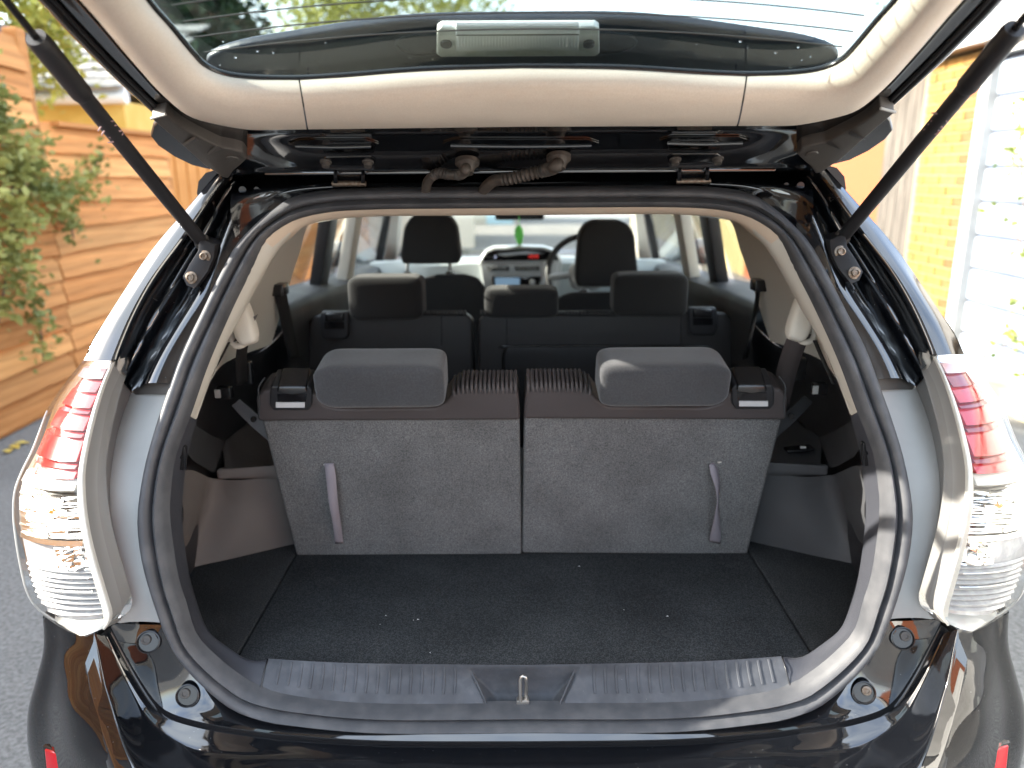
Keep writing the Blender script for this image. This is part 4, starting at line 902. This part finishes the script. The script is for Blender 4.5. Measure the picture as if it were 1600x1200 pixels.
rdp = frompy('raindrops', dv_, df_, M('water_drop', (.9, .9, .9), .03, spec=.8, trans=.9), gate); rdp['kind'] = 'stuff'
# recess rim round the brake light
rc_ = [G(x, y, SPD+.001) for x, y in ((618, 70), (624, 60), (650, 54), (700, 51), (809, 50), (918, 49), (968, 52), (988, 57), (994, 66), (984, 78), (950, 85), (809, 88), (668, 87), (634, 82), (618, 70))]
tube('spoiler_recess', rc_, .0022, SPOIL, gate, k=8, n=60)
BRKP = M('brake_light_lens_plate', (.88, .89, .88), .15, spec=.6)
def gq(x, y, d): return G(x, y, SPD+d)
bl_ = prism('brake_light', [gq(683, 36, .004), gq(690, 31, .004), gq(930, 30, .004), gq(936, 34, .004), gq(937, 72, .004), gq(931, 77, .004), gq(688, 78, .004), gq(682, 73, .004)], gn*.012, M('brake_light_body', (.70, .70, .64), .3, spec=.5, col2=(.85, .85, .80), nscale=40), CAR, .003, 3)
bl_['label'] = 'clear high level brake light behind the rear window'
prism('lens', [gq(712, 34, .017), gq(905, 33, .017), gq(905, 75, .017), gq(712, 76, .017)], gn*.005, BRKP, bl_, .002)
for k in range(7):
    y = 36+k*2.6; tube('lens_rib', [gq(713, y, .0225), gq(904, y-1, .0225)], .0011, BRKP, bl_, k=6)
tube('lens_joint', [gq(713, 55, .0225), gq(904, 54, .0225)], .0008, DGREY, bl_, k=6)
for k in range(40):
    x = 716+k*4.8; tube('lens_tooth', [gq(x, 57, .0222), gq(x, 73, .0222)], .0007, BRKP, bl_, k=4)
for x in (697, 920):
    lathe('screw', [(.0085, 0), (.008, .005), (.0055, .006), (.004, .003), (0, .003)], gq(x, 66, .015), gn, BLK2, bl_, 18)
# side skins and the lower door of the gate (above the frame of the photograph)
for sx in (-1, 1):
    A_ = [T(sx*.585, s, -.075) for s in (.02, .2, .4, .62)]; B_ = [T(sx*.535, s, -.055) for s in (.02, .2, .4, .62)]
    loft('gate_side_skin', [A_, B_], PAINT, gate, n=12, m=5)
e0 = T(0, .62, 0); LB = rad(-14); ls = Vector((0, -math.cos(LB), math.sin(LB))); ln = Vector((0, -math.sin(LB), -math.cos(LB)))
def T2(x, s, d): return e0+Vector((x, 0, 0))+ls*s+ln*d
rows = []
for s, d in ((-.02, -.07), (-.02, .012), (.02, .03), (.2, .045), (.40, .035), (.44, .0), (.42, -.06), (.2, -.09), (-.02, -.08)):
    rows.append([T2(x, s, d) for x in [-.595+1.19*i/20 for i in range(21)]])
ldr = grid('gate_lower_door', rows, PAINT, gate, ang=40)
for sx in (-1, 1): frompy('gate_lower_cheek', [T2(sx*.595, s, d) for s, d in ((-.02, .012), (.02, .03), (.2, .045), (.40, .035), (.44, 0), (.42, -.06), (.2, -.09), (-.02, -.08))], [tuple(range(8))], PAINT, gate)
lt_rows = [[T2(x, s, d) for x in [-.55+1.1*i/20 for i in range(21)]] for s, d in ((.0, .032), (.02, .04), (.2, .055), (.38, .045), (.40, .03))]
grid('gate_lower_trim', lt_rows, BEIGE, gate, ang=40)
# wiring hoses
for gx, gy, path, r0 in ((730, 254, [(729, 258), (727, 266), (718, 273), (702, 273), (686, 270), (674, 277), (667, 287), (665, 300)], .0085), (873, 247, [(873, 251), (868, 260), (852, 266), (826, 272), (796, 279), (774, 282), (762, 290), (755, 300)], .0105)):
    P = [G(path[0][0], path[0][1], .012), G(path[1][0], path[1][1], .028)]+[at(x, y, 1.395+.012*i) for i, (x, y) in enumerate(path[2:])]
    L0 = crv(P, 140)
    def rr(t, r0=r0):
        return r0*(1+.16*math.sin(t*2*math.pi*26)) if .16 < t < .74 and not (.40 < t < .5 and r0 < .009) else r0*1.02
    hs = tube('wiring_hose', L0, rr, HOSE, CAR, k=14)
    lathe('grommet', [(.021, -.004), (.021, .003), (.017, .006), (.012, .014), (.011, .02)], G(gx, gy, .008), gn, HOSE, hs, 24)
# gas struts
for sx in (-1, 1):
    def mm(p): return Vector((p.x*-sx, p.y, p.z))
    B = at(319, 382, 1.405); E_ = T(-.578, .63, .012); E_ = Vector((-.578, E_.y, E_.z))
    dv = E_-B
    def prow(P): v = P-CAM; return 600-F*v.dot(UP)/v.dot(FW)
    def tfor(row):
        a, b = 0.0, 1.0
        for _ in range(40):
            c = (a+b)/2
            if prow(B+dv*c) > row: a = c
            else: b = c
        return a
    t1_, t2_ = tfor(58), tfor(140)
    sb = tube('gas_strut', [mm(B+dv*.03), mm(B+dv*t2_*.999)], .0112, BLK, CAR, k=20)
    tube('strut_sleeve', [mm(B+dv*(t2_-.02)), mm(B+dv*t2_), mm(B+dv*(t1_-.02)), mm(B+dv*t1_)], lambda t: .0118 if t < .05 else (.0138 if t < .95 else .012), BLK, sb, k=20, n=16)
    tube('strut_rod', [mm(B+dv*(t1_-.01)), mm(E_)], .0046, METAL if False else BLK2, sb, k=12)
    cushion('ball_socket', mm(B+dv*.015), (.026, .024, .028), DGREY, sb, .8, .8, None, 16, 12)
    # marking on the tube
    tm = tfor(205); pm = B+dv*tm; dn = dv.normalized(); vw = (CAM-pm).normalized(); side_ = dn.cross(vw).normalized()
    if sx < 0: text('strut_marking', '((4)', mm(pm+vw*.0117), (-dn), vw.cross(-dn), .028, M('strut_print', (.36, .24, .25), .6), sb, .0003)
    else:
        pr2 = mm(pm); dn2 = mm(dn) if False else Vector((-dn.x, dn.y, dn.z)); vw2 = (CAM-pr2).normalized()
        text('strut_marking', '(4R', pr2+vw2*.0117, -dn2, vw2.cross(-dn2), .028, bpy.data.materials['strut_print'], sb, .0003)
    # bracket on the pillar
    bq = [(311, 372, 1.378), (336, 382, 1.378), (334, 402, 1.368), (324, 425, 1.352), (304, 451, 1.334), (291, 446, 1.330), (285, 432, 1.335), (296, 412, 1.350), (309, 392, 1.365)]
    bk = prism('strut_bracket', [mm(at(*p)) for p in bq], (0, .05, 0), BLK, sb, .002)
    for (px, py, Y) in ((320, 401, 1.366), (299, 434, 1.338)):
        lathe('bracket_bolt', [(.011, 0), (.011, .002), (.0068, .003), (.0068, .008), (.0045, .0085), (.004, .006), (0, .006)], mm(at(px, py, Y)), (0, -1, .25), RUST, sb, 18)
# ================================================================== the place
TARM = M('tarmac', (.125, .12, .11), .85, spec=.3, col2=(.24, .232, .215), nscale=70, ndet=8, npos=(.35, .7), bump=(240, .8, 4, .004), patch=(1.5, .15))
gv = []; 
gr = frompy('ground', [(-150, -150, 0), (150, -150, 0), (150, 150, 0), (-150, 150, 0)], [(0, 1, 2, 3)], TARM, None, False)
gr['kind'] = 'structure'; gr['label'] = 'worn grey tarmac of the service lane'
WOOD = [M('fence_wood_%d' % i, c, .75, spec=.25, col2=c2, nscale=3.2, ndet=8, npos=(.3, .7), stretch=(5, .8, 20), bump=(14, .35, 6, .004), patch=(1.2, .18), rnd=.16) for i, (c, c2) in enumerate((((.45, .19, .058), (.58, .27, .09)), ((.40, .155, .042), (.53, .235, .075)), ((.49, .22, .07), (.61, .31, .11))))]
WOODV = M('fence_vertical_wood', (.48, .20, .05), .75, spec=.25, col2=(.60, .28, .08), nscale=6, ndet=7, stretch=(1, 9, 1), bump=(30, .3))
# ---- fence on the left: each board its own piece
fence = thing('wooden_fence', 'tall orange-brown wooden fence of lapped horizontal boards on the left', 'fence', (-3.0, 4.6, 0))
def board_mesh(L_, h, seed):
    rnd = random.Random(seed); n = 10; V = []; Fc = []
    ph = rnd.uniform(0, 6)
    for i in range(n+1):
        y = -L_/2+L_*i/n; e = .005*math.sin(ph+i*.9)+.003*math.sin(ph*2+i*2.1); e2 = .004*math.sin(ph*3+i*1.3)
        V += [(.0, y, h/2+e2), (.012, y, h/2+e2), (.046, y, -h/2+e), (.026, y, -h/2+e)]
    for i in range(n):
        for j in range(4):
            a = i*4+j; b = i*4+(j+1) % 4; Fc.append((a, b, b+4, a+4))
    Fc += [(0, 1, 2, 3), (4*n+3, 4*n+2, 4*n+1, 4*n)]
    me = bpy.data.meshes.new('board'); me.from_pydata(V, [], Fc); me.update(); return me
def place(name, me, mt, par, loc, rot=(0, 0, 0)):
    o = bpy.data.objects.new(name, me); COL.objects.link(o); o.location = loc; o.rotation_euler = rot
    if not me.materials: me.materials.append(mt)
    parent_to(o, par); return o
bms = [board_mesh(1.80, .19, k) for k in range(6)]
for k, me in enumerate(bms): me.materials.append(WOOD[k % 3])
pm_ = bxmesh(.09, .09, 1, .008); pme = bpy.data.meshes.new('post'); pm_.to_mesh(pme); pm_.free(); pme.materials.append(WOOD[1])
y = -4.10; k = 0
while y < 15:
    y0, y1 = y, y+1.82
    vertical = abs(y0-6.82) < .1
    top = 2.26 if 3.0 < y1 < 5.2 else 1.70
    if vertical: top = 1.95
    if not vertical:
        z = .12; 
        while z < top:
            o = place('board', bms[(k*5+3) % 6], None, fence, (-3.0+random.uniform(-.004, .004), (y0+y1)/2, z), (rad(random.uniform(-.35, .35)), rad(random.uniform(-1, 1)), 0)); k += 1
            z += .158
    ph = top+.06
    p = place('post', pme, None, fence, (-3.02, y1+.005, ph/2)); p.scale = (1, 1, ph)
    y += 1.82
vm = bpy.data.meshes.new('board'); b_ = bxmesh(.02, .112, 1.86, .004); b_.to_mesh(vm); b_.free(); vm.materials.append(WOODV)
for i in range(15):
    place('board', vm, None, fence, (-2.99+.012*(i % 2), 6.90+i*.122, .96), (0, 0, 0))
for z in (.5, 1.45): boxto('rail', (-3.06, 6.82, z-.04), (-3.012, 8.62, z+.04), WOOD[1], fence)
boxto('cap_rail', (-3.03, 5.18, 1.77), (-2.93, 6.8, 1.80), WOOD[1], fence)
boxto('gravel_board', (-3.03, -4.1, 0), (-2.985, 15, .10), WOOD[1], fence)
# dark corrugated edge above the near panels
cor = [[Vector((-3.06, 2.0+i*.02, 2.30+.035*math.sin(i*.02*2*math.pi/.15))) for i in range(170)], [Vector((-4.2, 2.0+i*.02, 2.45+.035*math.sin(i*.02*2*math.pi/.15))) for i in range(170)]]
cs = grid('corrugated_roof', cor, M('dark_roof_sheet', (.06, .05, .05), .8), None, ang=80, solid=.01)
tag(cs, 'dark corrugated sheet edge just above the top of the fence', 'roof sheet')
# ---- leaves
def leafm(name, c1, c2):
    mt = M(name, c1, .55, spec=.35, col2=c2, nscale=3.5, ndet=3, npos=(.35, .65))
    t = mt.node_tree; b = t.nodes['Principled BSDF']; tr = t.nodes.new('ShaderNodeBsdfTranslucent'); mx = t.nodes.new('ShaderNodeMixShader'); mx.inputs[0].default_value = .3
    src = b.inputs['Base Color'].links[0].from_socket; t.links.new(src, tr.inputs[0])
    t.links.new(b.outputs[0], mx.inputs[1]); t.links.new(tr.outputs[0], mx.inputs[2]); t.links.new(mx.outputs[0], t.nodes['Material Output'].inputs[0]); return mt
LIVY = leafm('ivy_leaf', (.125, .15, .04), (.38, .36, .10)); LDARK = leafm('conifer_leaf', (.012, .035, .014), (.03, .065, .022))
LYEL = leafm('spring_leaf', (.22, .24, .04), (.40, .40, .09)); LMID = leafm('hedge_leaf', (.10, .15, .03), (.26, .30, .06))
BARK = M('bark', (.10, .075, .05), .9, bump=(40, .8), col2=(.16, .12, .09), nscale=15)
def leaves(name, centres, size, mt, par, kind='stuff', flat=0):
    V = []; Fc = []; rnd = random.Random(len(centres))
    for c, spread in centres:
        p = Vector(c)+Vector((rnd.gauss(0, 1), rnd.gauss(0, 1), rnd.gauss(0, 1)))*spread
        d = Vector((rnd.uniform(-1, 1), rnd.uniform(-1, 1), rnd.uniform(-.8, .6))).normalized(); u = d.orthogonal().normalized()
        u = Matrix.Rotation(rnd.uniform(0, 6.28), 3, d) @ u; v = d.cross(u); s = size*rnd.uniform(.55, 1.25)
        i = len(V); V += [p, p+d*s*.5+u*s*.32+v*s*.08, p+d*s, p+d*s*.5-u*s*.32+v*s*.08]; Fc += [(i, i+1, i+2), (i, i+2, i+3)]
    o = frompy(name, V, Fc, mt, par, False)
    o['kind'] = kind; return o
# climbing plant over the near fence
iv = thing('climbing_plant', 'leafy green climber trailing over the wooden fence at the left edge', 'plant', (-2.9, 4.6, 0))
cc = []; rnd = random.Random(3)
def ivy(px, py, n, sp): 
    for _ in range(n): cc.append((atx(px+rnd.gauss(0, 9), py+rnd.gauss(0, 9), -2.86+rnd.uniform(-.08, .10)), sp))
for px, py, n in ((-10, 150, 90), (-30, 100, 60), (5, 190, 90), (25, 230, 110), (10, 260, 110), (35, 270, 110), (60, 290, 100), (85, 300, 80), (105, 305, 70), (125, 290, 60), (145, 262, 40), (158, 240, 18), (70, 225, 25), (62, 208, 10), (100, 330, 50), (112, 350, 28), (115, 370, 12), (20, 320, 100), (40, 340, 90), (15, 370, 90), (35, 400, 60), (20, 420, 70), (40, 440, 40), (48, 465, 30), (58, 490, 26), (64, 515, 24), (66, 540, 16), (68, 560, 8), (10, 460, 40), (0, 480, 40), (150, 310, 15), (165, 285, 8), (-20, 300, 100), (-20, 400, 80), (50, 250, 60)):
    ivy(px, py, n, .035)
leaves('foliage', cc, .062, LIVY, iv)
for pts in (((-30, 640), (10, 430), (20, 300), (5, 160)), ((20, 300), (70, 290), (130, 280), (160, 240)), ((20, 400), (48, 460), (62, 510), (68, 565)), ((60, 290), (100, 320), (115, 372))):
    tube('stem', [atx(x, y_, -2.92) for x, y_ in pts], .006, BARK, iv, k=6, n=14)
# ---- trees
def tree(name, label, base, h, crown, mt, nleaf, size, group=None, conical=False, seed=1, gap=.45):
    t = thing(name, label, 'tree', base, group); rnd = random.Random(seed); base = Vector(base)
    tube('trunk', [base, base+Vector((.05, 0, h*.4)), base+Vector((-.05, .05, h*.85))], lambda f: .14*(1-.8*f)*h/5, BARK, t, k=10, n=10)
    cl = []
    cen = base+Vector((0, 0, crown[2]))
    for i in range(46 if not conical else 130):
        while True:
            q = Vector((rnd.uniform(-1, 1), rnd.uniform(-1, 1), rnd.uniform(-1, 1)))
            if q.length < 1: break
        if conical: k_ = min(1, (1.15-q.z)*.75); q.x *= k_; q.y *= k_
        cl.append(cen+Vector((q.x*crown[0], q.y*crown[0], q.z*crown[1])))
    for c in cl[:14]:
        st_ = base+Vector((0, 0, h*rnd.uniform(.3, .7))); tube('limb', [st_, st_.lerp(c, .5)+Vector((0, 0, .1)), c], lambda f: .035*(1-.8*f)*h/5, BARK, t, k=6, n=6)
    leaves('crown', [(cl[i % len(cl)], crown[0]*(.13 if conical else .15)) for i in range(nleaf)], size, mt, t)
    return t
tree('conifer', 'dark green conifer seen through the left of the rear window', (-6.1, 14.5, 0), 6.2, (2.0, 3.0, 3.4), LDARK, 30000, .21, conical=True, seed=4)
tree('yellow_tree', 'yellow-green spring tree behind the high brake light', (-2.6, 19.0, 0), 5.9, (2.8, 1.7, 5.0), LYEL, 9000, .15, seed=8)
tree('yellow_bush', 'bright yellow-green tree rising behind the fence at upper left', (-5.0, 7.2, 0), 3.6, (1.2, 1.1, 2.8), LYEL, 12000, .09, seed=5)
tree('garage_tree', 'pale green tree above the garage roof at upper right', (5.4, 8.6, 0), 4.2, (1.5, 1.1, 3.3), LMID, 5000, .10, seed=9)
# ---- house with the tiled roof behind the fence
shed = thing('tiled_outbuilding', 'yellow outbuilding with grey tiled roof behind the left fence', 'outbuilding', (-6.0, 8.2, 0))
boxto('wall', (-9, 8.2, 0), (-3.95, 11.2, 2.18), M('yellow_render', (.55, .37, .08), .8, col2=(.62, .44, .12), nscale=4), shed)
tube('gutter', [(-9.1, 8.08, 2.2), (-3.85, 8.08, 2.2)], .055, M('white_gutter', (.7, .7, .68), .5), shed, k=12)
boxto('fascia', (-9.05, 8.12, 2.2), (-3.88, 8.16, 2.36), WHITE, shed)
TILE = M('grey_roof_tile', (.17, .165, .155), .85, col2=(.28, .27, .25), nscale=9, bump=(50, .5), rnd=.15); tme = bpy.data.meshes.new('roof_tile'); b_ = bxmesh(.262, .40, .022, .006); b_.to_mesh(tme); b_.free(); tme.materials.append(TILE)
for r in range(8):
    for c in range(19):
        place('roof_tile', tme, None, shed, (-8.9+c*.272+(r % 2)*.13, 8.2+r*.27, 2.36+r*.115+random.uniform(-.004, .004)), (rad(19), 0, rad(random.uniform(-.6, .6))))
boxto('roof_deck', (-9.0, 8.15, 2.26), (-3.9, 11.2, 2.30), TILE, shed)
# ---- garages on the right
gar = thing('garage_block', 'sunlit garage with white ribbed door and yellow brick pier on the right', 'garage', (3.3, 5, 0))
DOORW = M('pale_painted_door', (.20, .25, .32), .5, col2=(.29, .32, .36), nscale=3, ndet=6, rvar=.1); FRW = M('white_frame', (.42, .41, .39), .6, col2=(.34, .33, .31), nscale=6)
for i in range(9):
    z0 = .10+i*.228
    prism('door_panel', [(3.215, 2.55, z0+.008), (3.20, 2.55, z0+.02), (3.20, 2.55, z0+.208), (3.215, 2.55, z0+.22)], (0, 2.90, 0), DOORW, gar)
boxto('door_backing', (3.216, 2.55, .05), (3.26, 5.45, 2.17), M('door_groove', (.05, .06, .09), .6), gar)
boxto('door_frame', (3.14, 5.45, 0), (3.27, 5.56, 2.18), FRW, gar); boxto('door_frame', (3.14, 2.44, 0), (3.27, 2.549, 2.18), FRW, gar); boxto('door_head', (3.14, 2.44, 2.181), (3.27, 5.56, 2.26), FRW, gar)
boxto('plinth', (3.02, 2.3, 0), (3.19, 5.44, .14), M('yellow_plinth', (.30, .24, .10), .8, col2=(.36, .31, .19), nscale=5), gar)
YB = M('yellow_brick', (.21, .10, .017), .8, col2=(.28, .155, .034), nscale=7, bump=(90, .4), rnd=.22); OB = M('orange_brick', (.25, .06, .014), .8, col2=(.32, .095, .028), nscale=7, bump=(90, .4), rnd=.22); MORT = M('mortar', (.26, .20, .11), .9, bump=(120, .4))
boxto('mortar_bed', (3.20, 5.565, 0), (3.42, 6.40, 2.24), MORT, gar)
brm = {}
for nm, mt in (('y', YB), ('o', OB)):
    me = bpy.data.meshes.new('brick'); b_ = bxmesh(.10, .212, .063, .004, 1); b_.to_mesh(me); b_.free(); me.materials.append(mt); brm[nm] = me
    me = bpy.data.meshes.new('brick'); b_ = bxmesh(.10, .10, .063, .004, 1); b_.to_mesh(me); b_.free(); me.materials.append(mt); brm[nm+'h'] = me
for r in range(30):
    z = .04+r*.0745
    place('brick', brm['oh' if r % 2 else 'o'], None, gar, (3.238+random.uniform(-.002, .002), 5.565+(.05 if r % 2 else .106), z))
    yy = 5.565+(.11 if r % 2 else .222)
    while yy < 6.39:
        L_ = .212 if yy+.212 < 6.41 else .10
        if yy+L_ > 6.42: break
        place('brick', brm['y' if L_ > .15 else 'yh'], None, gar, (3.238+random.uniform(-.003, .003), yy+L_/2, z)); yy += L_+.011
CONC = M('weathered_board', (.062, .054, .044), .85, col2=(.11, .095, .078), nscale=4, stretch=(1, 8, .8), bump=(40, .5))
for i in range(4): boxto('weathered_board', (3.22, 6.41+i*.155, 0), (3.26, 6.555+i*.155, 2.2), CONC, gar)
OW = M('orange_wall', (.20, .052, .015), .85, col2=(.27, .085, .028), nscale=12, stretch=(1, 4, 14), bump=(60, .4))
boxto('far_wall', (3.25, 7.04, 0), (3.45, 11.0, 2.2), OW, gar)
YW = M('yellow_wall', (.26, .21, .085), .85, col2=(.33, .27, .13), nscale=10, stretch=(1, 4, 14), bump=(60, .4))
boxto('far_yellow_wall', (3.25, 11.01, 0), (3.45, 22.0, 2.2), YW, gar)
boxto('near_wall', (3.22, -1.5, 0), (3.42, 2.43, 2.24), M('white_bounce_render', (.62, .61, .58), .8, col2=(.54, .53, .50), nscale=3), gar); boxto('near_brick_wall', (3.22, -6, 0), (3.42, -1.51, 2.24), OW, gar)  # near_wall is out of view, made white to keep its bounce light neutral
boxto('fascia', (3.04, -6, 2.262), (3.10, 22, 2.46), FRW, gar); boxto('soffit', (3.101, -6, 2.263), (3.3, 22, 2.29), M('brown_soffit', (.30, .20, .10), .8), gar)
prism('roof', [(3.02, -6, 2.462), (3.02, -6, 2.50), (6.5, -6, 2.95), (6.5, -6, 2.90)], (0, 28, 0), M('roof_felt', (.30, .29, .27), .9, bump=(90, .5)), gar)
boxto('rear_block', (3.46, -5.9, 0), (6.4, 21.9, 2.24), OW, gar)
# sprays of a shrub in front of the garage
sp_ = thing('sprawling_shrub', 'thin leafy sprays in front of the white garage at right edge', 'shrub', (2.95, 4.5, 0)); sc = []
for px, py, n in ((1590, 165, 14), (1598, 200, 16), (1575, 230, 8), (1592, 255, 14), (1560, 330, 10), (1585, 345, 10), (1600, 300, 14), (1570, 250, 6), (1600, 400, 20), (1590, 480, 18), (1575, 520, 14), (1560, 545, 10), (1596, 540, 16), (1605, 590, 14), (1540, 560, 4)):
    for _ in range(n): sc.append((atx(px+random.gauss(0, 5), py+random.gauss(0, 5), 3.0+random.uniform(-.1, .1)), .02))
leaves('foliage', sc, .05, LMID, sp_)
for pts in (((1640, 650), (1610, 480), (1600, 320), (1592, 160)), ((1610, 520), (1585, 530), (1555, 550)), ((1603, 400), (1580, 350), (1558, 325)), ((1600, 280), (1585, 255), (1570, 232))): tube('stem', [atx(x, y_, 3.0) for x, y_ in pts], .005, BARK, sp_, k=6, n=10)
# ---- beyond the windscreen
fg = thing('cream_garage', 'cream garage with pale blue door seen through the windscreen', 'garage', (-2.6, 16, 0))
boxto('wall', (-3.6, 15.8, 0), (-1.35, 19, 2.3), M('cream_render', (.55, .50, .40), .8, col2=(.62, .57, .46), nscale=3), fg)
boxto('pier', (-1.34, 15.6, 0), (-.85, 16.2, 2.4), M('pale_render', (.68, .64, .52), .8), fg)
boxto('door', (-.84, 22.9, .0), (-.05, 23.0, 2.1), M('pale_blue_door', (.36, .55, .66), .5), fg); boxto('door_wall', (-6, 23.01, 0), (.1, 26, 2.4), M('far_render', (.5, .48, .42), .8), fg)
boxto('roof', (-3.7, 15.5, 2.41), (-.7, 19.2, 2.5), CONC, fg)
eb = boxto('lane_end_wall', (-14, 34, 0), (14, 34.4, 2.2), M('green_grey_wall', (.25, .28, .22), .85, col2=(.32, .34, .27), nscale=2), None); tag(eb, 'low greenish wall closing the far end of the lane', 'wall')
# ---- overhead cables
CBL = M('cable', (.03, .03, .03), .6)
for i, (a, b) in enumerate((((2.0, 22, 6.4), (14, 16, 7.6)), ((2.0, 22, 6.1), (14, 15.5, 7.0)), ((2.0, 22, 5.8), (14, 15, 6.4)))):
    cb = tube('overhead_cable', [Vector(a), (Vector(a)+Vector(b))/2-Vector((0, 0, .25)), Vector(b)], .012, CBL, None, k=5, n=12)
    tag(cb, ('highest', 'middle', 'lowest')[i]+' of the three dark overhead cables in the sky at upper right', 'cable', 'overhead cables')
# ---- fallen leaves by the fence foot
FL = M('fallen_leaf', (.5, .33, .05), .6, col2=(.6, .45, .1), nscale=20)
for i in range(3):
    p = atx(6+i*14, 668+((i*7) % 5)*5, -2.8); r = random.uniform(0, 6); s = .05
    V = [p+Vector((math.cos(r+a)*s*k_, math.sin(r+a)*s*k_, h_)) for a, k_, h_ in ((0, 1, .012), (1.2, .6, .02), (3.1, .9, .006), (4.9, .6, .016))]
    for v in V: v.z = max(.004, v.z-p.z)
    lf = frompy('fallen_leaf', V, [(0, 1, 2), (0, 2, 3)], FL, None, False); tag(lf, ('leftmost', 'middle', 'rightmost')[i]+' of three yellow fallen leaves at the foot of the left fence', 'leaf', 'fallen leaves by the fence')
